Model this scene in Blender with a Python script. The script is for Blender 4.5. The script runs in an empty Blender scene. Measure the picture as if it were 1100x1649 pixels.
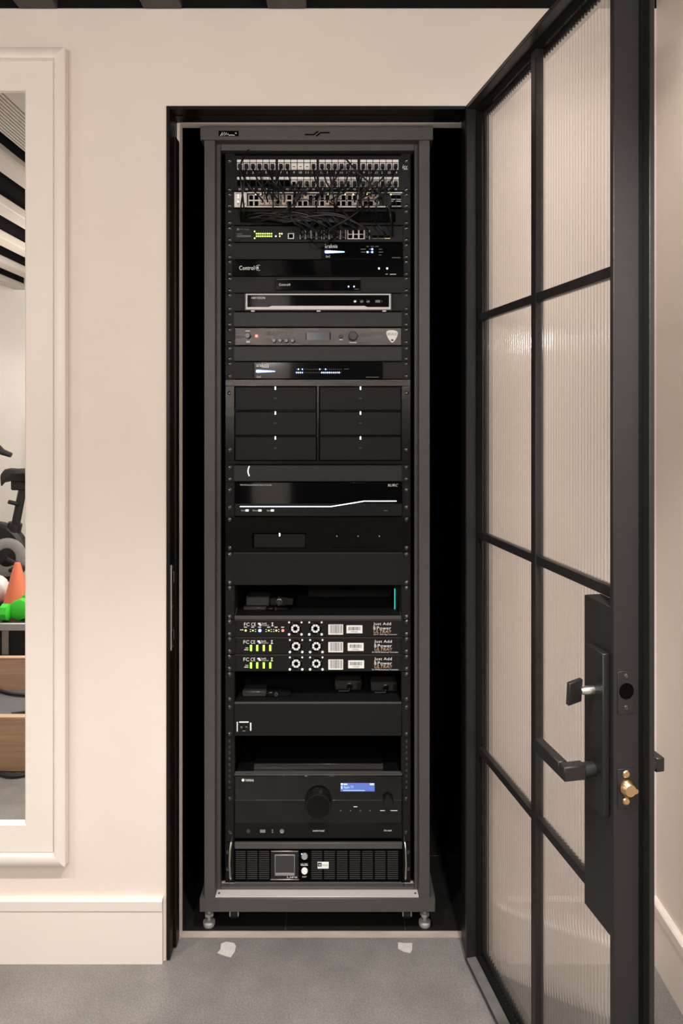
import bpy, bmesh, math, random
from mathutils import Vector
random.seed(7)
SC = bpy.context.scene
COL = SC.collection
PI = math.pi
# ------------------------------------------------------------ camera, light, exposure
HC, DW, F = 1.325, 1.717, 1140.0          # eye height, distance to the wall, focal length in pixels
cam = bpy.data.cameras.new('camera'); cam_o = bpy.data.objects.new('camera', cam); COL.objects.link(cam_o)
cam.sensor_fit = 'VERTICAL'; cam.sensor_height = 36; cam.lens = F / 1649 * 36
cam.shift_y = -157.5 / 1649; cam.clip_start = .01
cam_o.location = (0, -DW, HC); cam_o.rotation_euler = (PI / 2, 0, 0)
SC.camera = cam_o
SC.view_settings.view_transform = 'Standard'; SC.view_settings.look = 'None'
SC.view_settings.gamma = 1; SC.view_settings.exposure = 0.03; SC.view_settings.use_curve_mapping = False
w = bpy.data.worlds.new('world'); SC.world = w; w.use_nodes = True
w.node_tree.nodes['Background'].inputs[0].default_value = (1, .93, .86, 1)
w.node_tree.nodes['Background'].inputs[1].default_value = .05
WARM = (1, .95, .91)

def spot(x, y, z, power, deg, blend=1.0, r=.045, tx=None, ty=None, color=WARM):
    l = bpy.data.lights.new('ceiling_spot', 'SPOT'); l.energy = power; l.color = color
    l.spot_size = math.radians(deg); l.spot_blend = blend; l.shadow_soft_size = r
    o = bpy.data.objects.new('ceiling_spot', l); COL.objects.link(o); o.location = (x, y, z)
    d = Vector(((tx if tx is not None else x) - x, (ty if ty is not None else y) - y, -z))
    o.rotation_euler = d.to_track_quat('-Z', 'Y').to_euler()

def area(x, y, z, sx, sy, power, color=WARM):
    l = bpy.data.lights.new('ceiling_panel_light', 'AREA'); l.shape = 'RECTANGLE'; l.size = sx; l.size_y = sy
    l.energy = power; l.color = color
    o = bpy.data.objects.new('ceiling_panel_light', l); COL.objects.link(o); o.location = (x, y, z)

# narrow downlights washing the doorway wall, plus added fill points without fixtures
def fill_point(x, y, z, power, r=.04, color=WARM):
    l = bpy.data.lights.new('fill_point_light', 'POINT'); l.energy = power; l.color = color; l.shadow_soft_size = r
    o = bpy.data.objects.new('fill_point_light', l); COL.objects.link(o); o.location = (x, y, z)
for sx_, sy_, pw in ((-1.42, -1.2, 66), (-.55, -1.2, 60), (.32, -1.15, 130)):
    spot(sx_, sy_, 2.29, pw, 98, .55, .035, color=(1, .975, .955))
fill_point(-.42, -2.2, 1.717, 38, .055); fill_point(-1.35, -2.6, 1.75, 38); fill_point(-2.6, -1.7, 1.8, 20); fill_point(.56, -2.45, 1.95, 46)
spot(.56, -.42, 2.335, 20, 150, 1, .03)  # added fill for the pocket between door and right wall
for x_ in (-2.9, -2.2):
    spot(x_, -3.3, 2.28, 12, 120, ty=-3.5)

# ------------------------------------------------------------ helpers
def X(px, D): return (px - 550) * D / F
def Z(py, D): return HC + (667 - py) * D / F
WL = {}; KIDS = {}

class MB:
    def __init__(s): s.v = []; s.f = []; s.mi = []; s.m = 0
    def add(s, vs, fs):
        n = len(s.v); s.v += [tuple(p) for p in vs]
        for q in fs: s.f.append(tuple(i + n for i in q)); s.mi.append(s.m)
        return s
    def box(s, x0, x1, y0, y1, z0, z1, b=0):
        x0, x1 = sorted((x0, x1)); y0, y1 = sorted((y0, y1)); z0, z1 = sorted((z0, z1))
        b = min(b, (x1 - x0) * .45, (y1 - y0) * .45, (z1 - z0) * .45)
        if b <= 0:
            vs = [(x, y, z) for x in (x0, x1) for y in (y0, y1) for z in (z0, z1)]
            return s.add(vs, [(0, 1, 3, 2), (4, 6, 7, 5), (0, 4, 5, 1), (2, 3, 7, 6), (0, 2, 6, 4), (1, 5, 7, 3)])
        c = ((x0, x1), (y0, y1), (z0, z1)); vs = []; idx = {}
        for i in (0, 1):
            for j in (0, 1):
                for k in (0, 1):
                    for a in range(3):
                        p = []
                        for ax, t in enumerate((i, j, k)):
                            e = c[ax][t]
                            p.append(e if ax == a else e + (b if t == 0 else -b))
                        idx[(i, j, k, a)] = len(vs); vs.append(p)
        fs = []
        for a in range(3):
            o = [q for q in range(3) if q != a]
            for t in (0, 1):
                q = []
                for (m, n) in ((0, 0), (1, 0), (1, 1), (0, 1)):
                    k = [0, 0, 0]; k[a] = t; k[o[0]] = m; k[o[1]] = n
                    q.append(idx[(*k, a)])
                fs.append(q)
        for a in range(3):
            o = [q for q in range(3) if q != a]
            for m in (0, 1):
                for n in (0, 1):
                    k0 = [0, 0, 0]; k0[o[0]] = m; k0[o[1]] = n; k1 = list(k0); k1[a] = 1
                    fs.append((idx[(*k0, o[0])], idx[(*k1, o[0])], idx[(*k1, o[1])], idx[(*k0, o[1])]))
        for i in (0, 1):
            for j in (0, 1):
                for k in (0, 1): fs.append(tuple(idx[(i, j, k, a)] for a in range(3)))
        return s.add(vs, fs)
    def lathe(s, o, d, prof, n=14, cap0=True, cap1=True):
        o = Vector(o); d = Vector(d).normalized()
        a = d.orthogonal().normalized(); b = d.cross(a)
        vs = []; fs = []
        for (r, h) in prof:
            for i in range(n):
                t = 2 * PI * i / n
                vs.append(o + d * h + (a * math.cos(t) + b * math.sin(t)) * r)
        for k in range(len(prof) - 1):
            for i in range(n):
                j = (i + 1) % n
                fs.append((k * n + i, k * n + j, (k + 1) * n + j, (k + 1) * n + i))
        if cap0: fs.append(tuple(range(n)))
        if cap1: fs.append(tuple((len(prof) - 1) * n + i for i in range(n)))
        return s.add(vs, fs)
    def cyl(s, p, q, r, r2=None, n=12):
        p = Vector(p); q = Vector(q); L = (q - p).length
        return s.lathe(p, q - p, [(r, 0), (r if r2 is None else r2, L)], n)
    def tube(s, pts, r, n=7):
        pts = [Vector(p) for p in pts]; vs = []; fs = []
        up = Vector((.3, .2, 1)).normalized(); prev = None
        for i, p in enumerate(pts):
            t = (pts[min(i + 1, len(pts) - 1)] - pts[max(i - 1, 0)]).normalized()
            a = (prev - t * prev.dot(t)) if prev is not None else t.cross(up)
            if a.length < 1e-5: a = t.orthogonal()
            a.normalize(); prev = a; b = t.cross(a)
            rr = r[i] if isinstance(r, (list, tuple)) else r
            for k in range(n):
                an = 2 * PI * k / n; vs.append(p + (a * math.cos(an) + b * math.sin(an)) * rr)
        for i in range(len(pts) - 1):
            for k in range(n):
                j = (k + 1) % n; fs.append((i * n + k, i * n + j, (i + 1) * n + j, (i + 1) * n + k))
        fs.append(tuple(range(n))); fs.append(tuple((len(pts) - 1) * n + k for k in range(n)))
        return s.add(vs, fs)
    def prism(s, front, off):
        n = len(front); off = Vector(off)
        vs = [Vector(p) for p in front] + [Vector(p) + off for p in front]
        fs = [tuple(range(n)), tuple(range(2 * n - 1, n - 1, -1))] + [(i, (i + 1) % n, n + (i + 1) % n, n + i) for i in range(n)]
        return s.add(vs, fs)
    def xf(s, fn): s.v = [tuple(fn(*p)) for p in s.v]; return s
    def build(s, name, mat, parent=None, smooth=True, flip=True):
        me = bpy.data.meshes.new(name)
        n = len(s.v)
        lo = [min(p[i] for p in s.v) for i in range(3)]; hi = [max(p[i] for p in s.v) for i in range(3)]
        c = [(lo[0] + hi[0]) / 2, (lo[1] + hi[1]) / 2, lo[2]]
        me.from_pydata([(p[0] - c[0], p[1] - c[1], p[2] - c[2]) for p in s.v], [], s.f)
        mats = mat if isinstance(mat, (list, tuple)) else [mat]
        for m in mats: me.materials.append(m)
        if len(mats) > 1: me.polygons.foreach_set('material_index', s.mi)
        if flip:
            bm = bmesh.new(); bm.from_mesh(me); bmesh.ops.recalc_face_normals(bm, faces=bm.faces); bm.to_mesh(me); bm.free()
        if smooth:
            me.polygons.foreach_set('use_smooth', [True] * len(me.polygons)); me.set_sharp_from_angle(angle=math.radians(38))
        me.update()
        return link(name, me, c, parent)

def link(name, me, c, parent=None):
    o = bpy.data.objects.new(name, me); COL.objects.link(o)
    WL[o] = Vector(c)
    if parent is not None:
        o.parent = parent; o.location = Vector(c) - WL[parent]; KIDS.setdefault(parent, []).append(o)
    else: o.location = c
    return o
def share(src, c, parent, name=None):
    """another object on the same mesh, its base at c"""
    return link(name or src.name.split('.')[0], src.data, c, parent)
def tag(o, label=None, cat=None, group=None, kind=None):
    if label: o['label'] = label
    if cat: o['category'] = cat
    if group: o['group'] = group
    if kind: o['kind'] = kind
    return o
def thing(name, label, cat, loc, group=None, kind=None):
    o = bpy.data.objects.new(name, None); COL.objects.link(o); o.location = loc; o.empty_display_size = .05
    WL[o] = Vector(loc); return tag(o, label, cat, group, kind)
def struct(mb, name, mat, label, cat):
    return tag(mb.build(name, mat), label, cat, None, 'structure')

# ------------------------------------------------------------ materials
def hexc(h):
    return tuple((c / 255 / 12.92) if c / 255 <= .04045 else ((c / 255 + .055) / 1.055) ** 2.4 for c in (int(h[i:i + 2], 16) for i in (0, 2, 4)))
def mat(name, col, rough=.5, metal=0., spec=.5, noise=0., nscale=60., bump=0., bscale=200., emit=None, es=0., coat=0., stretch=None, aniso=0.):
    m = bpy.data.materials.new(name); m.use_nodes = True; nt = m.node_tree; N = nt.nodes; L = nt.links
    p = N['Principled BSDF']
    p.inputs['Base Color'].default_value = (*col, 1); p.inputs['Roughness'].default_value = rough
    p.inputs['Metallic'].default_value = metal; p.inputs['Specular IOR Level'].default_value = spec
    p.inputs['Coat Weight'].default_value = coat
    if aniso: p.inputs['Anisotropic'].default_value = aniso
    if emit: p.inputs['Emission Color'].default_value = (*emit, 1); p.inputs['Emission Strength'].default_value = es
    if noise or bump:
        tc = N.new('ShaderNodeTexCoord'); mp = N.new('ShaderNodeMapping'); L.new(tc.outputs['Object'], mp.inputs[0])
        if stretch: mp.inputs['Scale'].default_value = stretch
    if noise:
        t = N.new('ShaderNodeTexNoise'); t.inputs['Scale'].default_value = nscale; t.inputs['Detail'].default_value = 5
        L.new(mp.outputs[0], t.inputs[0])
        r = N.new('ShaderNodeMix'); r.data_type = 'RGBA'
        r.inputs[6].default_value = (*[c * (1 - noise) for c in col], 1); r.inputs[7].default_value = (*[min(1, c * (1 + noise)) for c in col], 1)
        L.new(t.outputs[0], r.inputs[0]); L.new(r.outputs[2], p.inputs['Base Color'])
    if bump:
        t2 = N.new('ShaderNodeTexNoise'); t2.inputs['Scale'].default_value = bscale; L.new(mp.outputs[0], t2.inputs[0])
        b = N.new('ShaderNodeBump'); b.inputs['Strength'].default_value = bump; b.inputs['Distance'].default_value = .001
        L.new(t2.outputs[0], b.inputs['Height']); L.new(b.outputs[0], p.inputs['Normal'])
    return m
M = {}
M['wall'] = mat('wall_paint', (.72, .635, .565), .6, spec=.3, noise=.03, nscale=9, bump=.15, bscale=260)
M['trim'] = mat('trim_paint', (.75, .675, .61), .38, spec=.4, noise=.02, nscale=14, bump=.05, bscale=120)
M['white_wall'] = mat('gym_wall_paint', (.82, .78, .72), .7, spec=.2, noise=.03, nscale=6)
M['dark_beam'] = mat('dark_beam_stain', (.055, .049, .045), .55, spec=.3, noise=.35, nscale=30, bump=.3, bscale=90, stretch=(1, .08, 1))
M['lit_beam'] = mat('lit_beam_tone', (.50, .45, .385), .6, spec=.3, noise=.12, nscale=20, stretch=(1, .1, 1))  # paler copy of the beam tone, its lit look put into the colour
M['ceil'] = mat('ceiling_black', (.008, .008, .008), .9, spec=.1, noise=.3, nscale=8)
M['black'] = mat('closet_black', (.004, .004, .004), .9, spec=.08, noise=.3, nscale=12)
M['door'] = mat('black_powder_coat', (.0135, .0128, .0128), .4, spec=.4, noise=.2, nscale=40, bump=.25, bscale=700)
M['frame'] = mat('door_frame_black', (.0045, .0043, .0043), .4, spec=.25, noise=.2, nscale=40, bump=.25, bscale=700)
M['rubber'] = mat('glazing_rubber', (.004, .004, .004), .8, spec=.15, noise=.2, nscale=50)
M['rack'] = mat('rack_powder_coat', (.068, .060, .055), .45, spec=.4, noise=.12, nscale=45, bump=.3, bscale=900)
M['rackdark'] = mat('rack_inside', (.006, .006, .006), .7, spec=.15, noise=.2, nscale=40)
M['face'] = mat('panel_black', (.0075, .0068, .0063), .5, spec=.16, noise=.15, nscale=60, bump=.2, bscale=900)
M['face2'] = mat('panel_charcoal', (.0100, .0091, .0085), .5, spec=.18, noise=.15, nscale=70, bump=.2, bscale=900)
M['brush'] = mat('brushed_panel', (.030, .027, .025), .24, metal=1, noise=.08, nscale=160, bump=.12, bscale=500, stretch=(.02, 1, 6), aniso=.75)
M['gloss'] = mat('gloss_black', (.0022, .0022, .0024), .06, spec=.5, noise=.1, nscale=8, coat=.3)
M['semi'] = mat('satin_black', (.005, .005, .005), .28, spec=.45, noise=.2, nscale=30)
M['hole'] = mat('hole_black', (.0012, .0012, .0012), .9, spec=.05, noise=.2, nscale=30)
M['steel'] = mat('brushed_steel', (.55, .53, .50), .32, metal=1, noise=.15, nscale=80, stretch=(.05, 1, 4))
M['screw'] = mat('screw_metal', (.10, .095, .09), .25, metal=.9, noise=.15, nscale=90)
M['brass'] = mat('brass', (.62, .43, .24), .3, metal=1, noise=.15, nscale=90)
M['print'] = mat('white_print', (.88, .87, .85), .6, spec=.2, noise=.05, nscale=200)
M['dimprint'] = mat('grey_print', (.22, .21, .20), .6, spec=.2, noise=.05, nscale=200)
M['goldprint'] = mat('tan_print', (.62, .42, .26), .6, spec=.2, noise=.05, nscale=200)
M['darkprint'] = mat('dark_print', (.03, .03, .035), .6, spec=.2, noise=.05, nscale=200)
M['jack'] = mat('ivory_plastic', (.84, .79, .73), .45, spec=.4, noise=.05, nscale=120)
M['clear'] = mat('clear_plug_plastic', (.62, .48, .38), .2, spec=.6, noise=.3, nscale=400)
M['sticker'] = mat('label_paper', (.86, .84, .81), .6, spec=.2, noise=.04, nscale=100)
M['cable'] = mat('cable_jacket', (.0055, .0055, .0055), .42, spec=.35, noise=.2, nscale=60)
M['tile'] = mat('dark_tile', (.010, .0095, .009), .5, spec=.4, noise=.5, nscale=70, bump=.2, bscale=150)
M['grout'] = mat('tile_grout', (.05, .047, .044), .9, spec=.1, noise=.2, nscale=80)
M['strip'] = mat('threshold_strip', (.42, .35, .29), .6, spec=.2, noise=.35, nscale=30, stretch=(.3, 1, 1))
M['patch'] = mat('adhesive_residue', (.52, .49, .46), .6, spec=.2, noise=.25, nscale=60, bump=.3, bscale=120)
M['mirror'] = mat('mirror_silver', (.93, .93, .92), .0, metal=1)
M['wood'] = mat('beech_wood', (.52, .34, .215), .5, spec=.3, noise=.3, nscale=14, stretch=(.25, 1, 7))
M['mat_grey'] = mat('grey_mat', (.12, .12, .115), .8, spec=.2, noise=.2, nscale=80)
M['gym_black'] = mat('gym_black', (.02, .02, .02), .45, spec=.4, noise=.2, nscale=40)
M['silver'] = mat('silver_plastic', (.45, .45, .44), .4, metal=.4, noise=.1, nscale=50)
M['cone'] = mat('orange_cone', (.80, .20, .10), .5, spec=.4, noise=.08, nscale=20)
M['green'] = mat('green_vinyl', (.05, .62, .04), .35, spec=.5, noise=.08, nscale=20)
M['ball'] = mat('white_vinyl', (.8, .79, .76), .4, spec=.4, noise=.03, nscale=20)
M['silverframe'] = mat('satin_silver', (.42, .40, .38), .5, metal=.7, noise=.08, nscale=60)
M['ledge'] = mat('pale_ledge', (.55, .51, .48), .45, metal=.15, noise=.15, nscale=50, stretch=(.05, 1, 1))  # paler than the rack coat, for the ledge tops
M['lit_ledge'] = mat('lit_ledge_tone', (.16, .15, .14), .45, metal=.2, noise=.3, nscale=40)  # lighter than the door coat, light from above put into the colour
M['lcd'] = mat('dark_lcd', (.035, .033, .032), .2, spec=.6, noise=.1, nscale=20)
M['lcdblue'] = mat('unlit_blue_lcd', (.012, .013, .024), .25, spec=.5, noise=.1, nscale=20)
def led(name, c, s): M[name] = mat('led_' + name, (.02, .02, .02), .4, emit=c, es=s)
led('blue', (.16, .30, 1), 6); led('paleblue', (.42, .62, 1), 3.2); led('white', (.82, .92, 1), 3.2)
led('ledgreen', (.42, .95, .06), 2.6); led('lime', (.62, .90, .16), 2.6); led('amber', (1, .66, .28), 2.6); led('red', (1, .10, .08), 5)
led('teal', (.05, .62, .52), 1.1); led('display', (.115, .19, .62), 1.0); led('displaytext', (.62, .80, 1), 1.2); led('lampglow', (1, .93, .85), 8); led('warmwhite', (1, .86, .66), 3)

def floor_material():
    m = bpy.data.materials.new('polished_concrete'); m.use_nodes = True; nt = m.node_tree; N = nt.nodes; L = nt.links
    p = N['Principled BSDF']; tc = N.new('ShaderNodeTexCoord')
    a = N.new('ShaderNodeTexNoise'); a.inputs['Scale'].default_value = 3.2; a.inputs['Detail'].default_value = 9; a.inputs['Roughness'].default_value = .62
    b = N.new('ShaderNodeTexNoise'); b.inputs['Scale'].default_value = 260; b.inputs['Detail'].default_value = 3
    L.new(tc.outputs['Object'], a.inputs[0]); L.new(tc.outputs['Object'], b.inputs[0])
    r = N.new('ShaderNodeValToRGB'); r.color_ramp.elements[0].position = .3; r.color_ramp.elements[0].color = (.135, .124, .115, 1)
    r.color_ramp.elements[1].position = .72; r.color_ramp.elements[1].color = (.27, .25, .232, 1)
    L.new(a.outputs[0], r.inputs[0])
    mx = N.new('ShaderNodeMix'); mx.data_type = 'RGBA'; mx.blend_type = 'OVERLAY'; mx.inputs[0].default_value = .6
    L.new(r.outputs[0], mx.inputs[6]); L.new(b.outputs[0], mx.inputs[7]); L.new(mx.outputs[2], p.inputs['Base Color'])
    rr = N.new('ShaderNodeMapRange'); rr.inputs[3].default_value = .30; rr.inputs[4].default_value = .5
    L.new(a.outputs[0], rr.inputs[0]); L.new(rr.outputs[0], p.inputs['Roughness'])
    bp = N.new('ShaderNodeBump'); bp.inputs['Strength'].default_value = .2; bp.inputs['Distance'].default_value = .001
    L.new(b.outputs[0], bp.inputs['Height']); L.new(bp.outputs[0], p.inputs['Normal'])
    return m
M['floor'] = floor_material()

def vent_material():
    """fine perforated sheet, holes far below a pixel"""
    m = mat('perforated_sheet', (.016, .0145, .0135), .5, spec=.35); N = m.node_tree.nodes; L = m.node_tree.links
    tc = N.new('ShaderNodeTexCoord'); v = N.new('ShaderNodeTexVoronoi'); v.feature = 'F1'; v.inputs['Scale'].default_value = 330; v.inputs['Randomness'].default_value = .0
    mp = N.new('ShaderNodeMapping'); mp.inputs['Rotation'].default_value = (0, PI / 4, 0); L.new(tc.outputs['Object'], mp.inputs[0]); L.new(mp.outputs[0], v.inputs[0])
    r = N.new('ShaderNodeValToRGB'); r.color_ramp.elements[0].position = .42; r.color_ramp.elements[0].color = (.002, .002, .002, 1)
    r.color_ramp.elements[1].position = .5; r.color_ramp.elements[1].color = (.021, .0185, .017, 1)
    L.new(v.outputs['Distance'], r.inputs[0]); L.new(r.outputs[0], N['Principled BSDF'].inputs['Base Color'])
    return m
M['vent'] = vent_material()

def glass_material(name, mix, ior):
    """clear sheet: straight transmission, some bending at the reeds, reflection growing at grazing angles"""
    m = bpy.data.materials.new(name); m.use_nodes = True; nt = m.node_tree; N = nt.nodes; L = nt.links
    N.remove(N['Principled BSDF']); out = N['Material Output']
    g = N.new('ShaderNodeBsdfRefraction'); g.inputs['Roughness'].default_value = .02; g.inputs['IOR'].default_value = ior; g.inputs[0].default_value = (1, 1, 1, 1)
    t = N.new('ShaderNodeBsdfTransparent'); t.inputs[0].default_value = (.995, .995, .99, 1)
    mx = N.new('ShaderNodeMixShader'); mx.inputs[0].default_value = mix
    L.new(t.outputs[0], mx.inputs[1]); L.new(g.outputs[0], mx.inputs[2])
    ge = N.new('ShaderNodeNewGeometry'); dt = N.new('ShaderNodeVectorMath'); dt.operation = 'DOT_PRODUCT'
    L.new(ge.outputs['Normal'], dt.inputs[0]); L.new(ge.outputs['Incoming'], dt.inputs[1])
    ops = dt.outputs['Value']
    for op, v, sw in (('ABSOLUTE', 0, 0), ('SUBTRACT', 1, 1), ('POWER', 5, 0), ('MULTIPLY', .96, 0), ('ADD', .04, 0)):
        q = N.new('ShaderNodeMath'); q.operation = op
        L.new(ops, q.inputs[1 if sw else 0]); q.inputs[0 if sw else 1].default_value = v
        ops = q.outputs[0]
    gl = N.new('ShaderNodeBsdfGlossy'); gl.inputs['Roughness'].default_value = .085; gl.inputs[0].default_value = (1, 1, 1, 1)
    m2 = N.new('ShaderNodeMixShader'); L.new(ops, m2.inputs[0]); L.new(mx.outputs[0], m2.inputs[1]); L.new(gl.outputs[0], m2.inputs[2])
    L.new(m2.outputs[0], out.inputs[0])
    return m
M['glass'] = glass_material('reeded_glass', .62, 1.3)
M['glass_flat'] = glass_material('flat_glass_side', 0, 1.3)

# text as geometry
_tc = {}
def glyphs(s, shear=0):
    if (s, shear) not in _tc:
        cu = bpy.data.curves.new('lettering', 'FONT'); cu.body = s; cu.resolution_u = 2; cu.shear = shear; cu.space_character = 1.05
        o = bpy.data.objects.new('lettering', cu); me = o.to_mesh()
        vs = [tuple(v.co) for v in me.vertices]; fs = [tuple(p.vertices) for p in me.polygons]
        o.to_mesh_clear(); bpy.data.objects.remove(o); bpy.data.curves.remove(cu)
        _tc[(s, shear)] = (vs, fs)
    return _tc[(s, shear)]
YP = .122; DP = DW + YP                     # the plane of the rack panels
def P(mb, x0, y0, x1, y1, f=0., t=.003, b=0):
    D = DP - f
    return mb.box(X(x0, D), X(x1, D), YP - f, YP - f + t, Z(y1, D), Z(y0, D), b)
def disc(mb, px, py, r, f=0., t=.003, n=16, r2=None):
    D = DP - f; x, z, rr = X(px, D), Z(py, D), r * D / F
    return mb.lathe((x, YP - f + t, z), (0, -1, 0), [(rr, 0), (rr, t * .6), ((rr * .85 if r2 is None else r2 * D / F), t)], n)
def text(mb, s, x0, x1, y0, y1, f=0., shear=0, Y=None):
    vs, fs = glyphs(s, shear)
    if not vs: return mb
    D = (DP - f) if Y is None else Y + DW
    a0 = min(v[0] for v in vs); a1 = max(v[0] for v in vs); b0 = min(v[1] for v in vs); b1 = max(v[1] for v in vs)
    X0, X1, Z0, Z1 = X(x0, D), X(x1, D), Z(y1, D), Z(y0, D)
    mb.add([(X0 + (v[0] - a0) / (a1 - a0) * (X1 - X0), D - DW - .0004, Z0 + (v[1] - b0) / max(b1 - b0, 1e-6) * (Z1 - Z0)) for v in vs], fs)
    return mb
def flat(mb, pts, f=0., t=.0006):
    D = DP - f
    return mb.prism([(X(a, D), YP - f - t, Z(b, D)) for a, b in pts], (0, t, 0))

# ------------------------------------------------------------ the room
XL, XR, YB, ZC = -3.6, .764, -3.89, Z(15, DW)
OX0, OX1, OZ1 = X(268, DW), .345, Z(171, DW)        # the door opening
WT = .101                                            # wall thickness at the opening
m = MB()
m.box(XL, OX0, 0, WT, 0, ZC + .002); m.box(OX1, XR + .1, 0, WT, 0, ZC + .002); m.box(OX0, OX1, 0, WT, OZ1, ZC + .002)
struct(m, 'wall_back', M['wall'], 'cream painted wall around the black framed closet doorway', 'wall')
struct(MB().box(XL, XR + .1, 0, WT, ZC + .003, 2.7), 'trim_5', M['ceil'], 'black header above the cream doorway wall, behind the beam ends', 'trim')
# plaster return behind the steel frame
m = MB()
m.box(OX0, X(289.4, DW + .07), .0705, WT, 0, OZ1); m.box(OX0, OX1, .0705, WT, Z(198, DW + .07), OZ1)
struct(m, 'trim_2', M['wall'], 'thin cream plaster return lining the doorway behind the black frame', 'trim')
struct(MB().box(XR, XR + .1, YB, 0, 0, 2.7), 'wall_right', M['wall'], 'cream wall meeting the doorway wall in the corner behind the open door', 'wall')
struct(MB().box(XL - .1, XL, YB, WT, 0, 2.7), 'wall_left', M['white_wall'], 'white gym wall beyond the left edge of the mirror', 'wall')
struct(MB().box(XL - .1, XR + .1, YB - .1, YB, 0, 2.7), 'wall_front', M['white_wall'], 'white gym wall behind the exercise bike, seen in the mirror', 'wall')
struct(MB().box(XL - .1, XR + .1, YB - .1, .075, -.1, 0), 'floor', M['floor'], 'dark grey polished concrete floor in front of the closet', 'floor')
struct(MB().box(-1.75, -.74, YB, YB + .03, 0, 2.7).box(-.42, XR, YB, YB + .03, 0, 2.7), 'dark_backdrop', M['face2'], 'charcoal slabs added unseen behind the photographer, reflected dark in the glossy panels', 'trim')  # unseen slabs added to darken what the glossy panels reflect
ceil = thing('ceiling', 'black open ceiling crossed by wooden beams', 'ceiling', (-1, -2, 2.62), kind='structure')
MB().box(XL - .1, XR + .1, YB - .1, WT, 2.62, 2.7).build('ceiling_slab', M['ceil'], ceil)
ed0 = X(31, DW); bw = X(94, DW) - ed0; pitch = (X(627, DW) - X(227, DW)) / 2
k = -9
while k < 3:
    x0 = ed0 + (k + 1) * pitch - pitch; x0 = ed0 + k * pitch
    if x0 > XL + .05 and not (-1.25 < x0 + bw / 2 < -.9):
        if x0 < -1.0:
            MB().box(x0, x0 + bw, YB, -.0005, ZC, ZC + .045, .003).build('ceiling_beam', M['lit_beam'], ceil)
            MB().box(x0 + .015, x0 + bw - .015, YB, -.0005, ZC + .0455, 2.62).build('joist', M['ceil'], ceil)
        else: MB().box(x0, min(x0 + bw, XR), YB, -.0005, ZC, 2.62, .003).build('ceiling_beam', M['dark_beam'], ceil)
    k += 1
# plain panel and slotted air grille between the beams over the mirror
MB().box(-1.035, -.93, YB, -.0005, ZC, ZC + .02).build('ceiling_panel', M['lit_beam'], ceil)
dl = thing('fill_light', 'small round fill light added between the ceiling beams above the open door', 'fill_light', (.56, -.42, 2.34))  # added fitting, put in to brighten the wall behind the door
MB().lathe((.56, -.42, 2.345), (0, 0, 1), [(.048, 0), (.048, .2745)], 24).build('housing', M['ceil'], dl)
MB().lathe((.56, -.42, 2.3395), (0, 0, 1), [(.040, 0), (.040, .004)], 24).build('lens', M['lampglow'], dl)
vent = thing('ceiling_vent', 'long slotted air grille in the ceiling, seen at the top of the mirror', 'vent', (-1.11, -2, ZC))
for i in range(11):
    MB().box(-1.185 + i * .0135, -1.185 + i * .0135 + .0075, YB + .001, -.001, ZC, ZC + .018).build('slat', M['lit_beam'], vent)
MB().box(-1.19, -1.038, YB + .001, -.001, ZC + .0185, ZC + .03).build('backing', M['black'], vent)
MB().box(-1.19, -1.038, YB + .001, -.001, ZC + .0305, 2.6195).build('duct', M['black'], vent)

def base_profile(y0, z):   # y0 = wall face, profile grows to -Y
    h = z
    return [(y0, 0), (y0 - .012, 0), (y0 - .012, h - .030), (y0 - .015, h - .027), (y0 - .016, h - .004), (y0 - .012, h), (y0, h)]
def baseboard(name, x0, x1, label):
    pr = base_profile(0, .157)
    struct(MB().prism([(x0, a, b) for a, b in pr], (x1 - x0, 0, 0)), name, M['trim'], label, 'baseboard')
baseboard('baseboard_left', XL, X(261, DW - .014), 'tall cream baseboard left of the closet doorway, under the mirror')
baseboard('baseboard_back', .40, XR, 'short cream baseboard on the doorway wall behind the open glass door')
pr = base_profile(0, .157)
struct(MB().prism([(XR + a, YB, b) for a, b in pr], (0, -YB - .016, 0)), 'baseboard_right', M['trim'], 'cream baseboard running along the wall at the far right edge', 'baseboard')

# closet behind the doorway
CX0, CX1, CY1 = -.62, .62, 1.0
struct(MB().box(CX0 - .05, CX0, WT, CY1, 0, 2.5), 'wall_closet_left', M['black'], 'black closet wall left of the equipment rack', 'wall')
struct(MB().box(CX1, CX1 + .05, WT, CY1, 0, 2.5), 'wall_closet_right', M['black'], 'black closet wall right of the equipment rack', 'wall')
struct(MB().box(CX0 - .05, CX1 + .05, CY1, CY1 + .05, 0, 2.5), 'wall_closet_back', M['black'], 'black closet wall hidden behind the equipment rack', 'wall')
struct(MB().box(CX0 - .05, CX1 + .05, WT, CY1 + .05, 2.5, 2.55), 'ceiling_closet', M['black'], 'black closet ceiling above the equipment rack', 'ceiling')
struct(MB().box(CX0, CX1, WT, WT + .004, OZ1 - .004, 2.5).box(CX0, OX0, WT, WT + .004, 0, OZ1).box(OX1, CX1, WT, WT + .004, 0, OZ1), 'wall_closet_front', M['black'], 'black inner face of the doorway wall inside the closet', 'wall')
fl = thing('floor_closet', 'dark tiled closet floor with pale grout lines under the rack', 'floor', (0, .55, -.01), kind='structure')
MB().box(CX0, CX1, .097, CY1, -.05, -.0025).build('grout_bed', M['grout'], fl)
tx = [X(459, DW + .1) + i * .309 for i in range(-2, 4)]
src = None
for i in range(len(tx) - 1):
    for j in range(3):
        a, b_ = max(tx[i], CX0) + .0012, min(tx[i + 1], CX1) - .0012
        MB().box(a, b_, .0985 + j * .309, .0985 + j * .309 + (.3066 if j < 2 else CY1 - .0985 - .618 + .004), -.008, 0, .0008).build('tile', M['tile'], fl)
tag(MB().box(X(291, 1.8), X(748, 1.8), .0752, .0968, -.02, .001).build('trim_3', M['strip']), 'pale worn threshold strip between concrete and closet tiles', 'threshold', None, 'structure')

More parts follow.
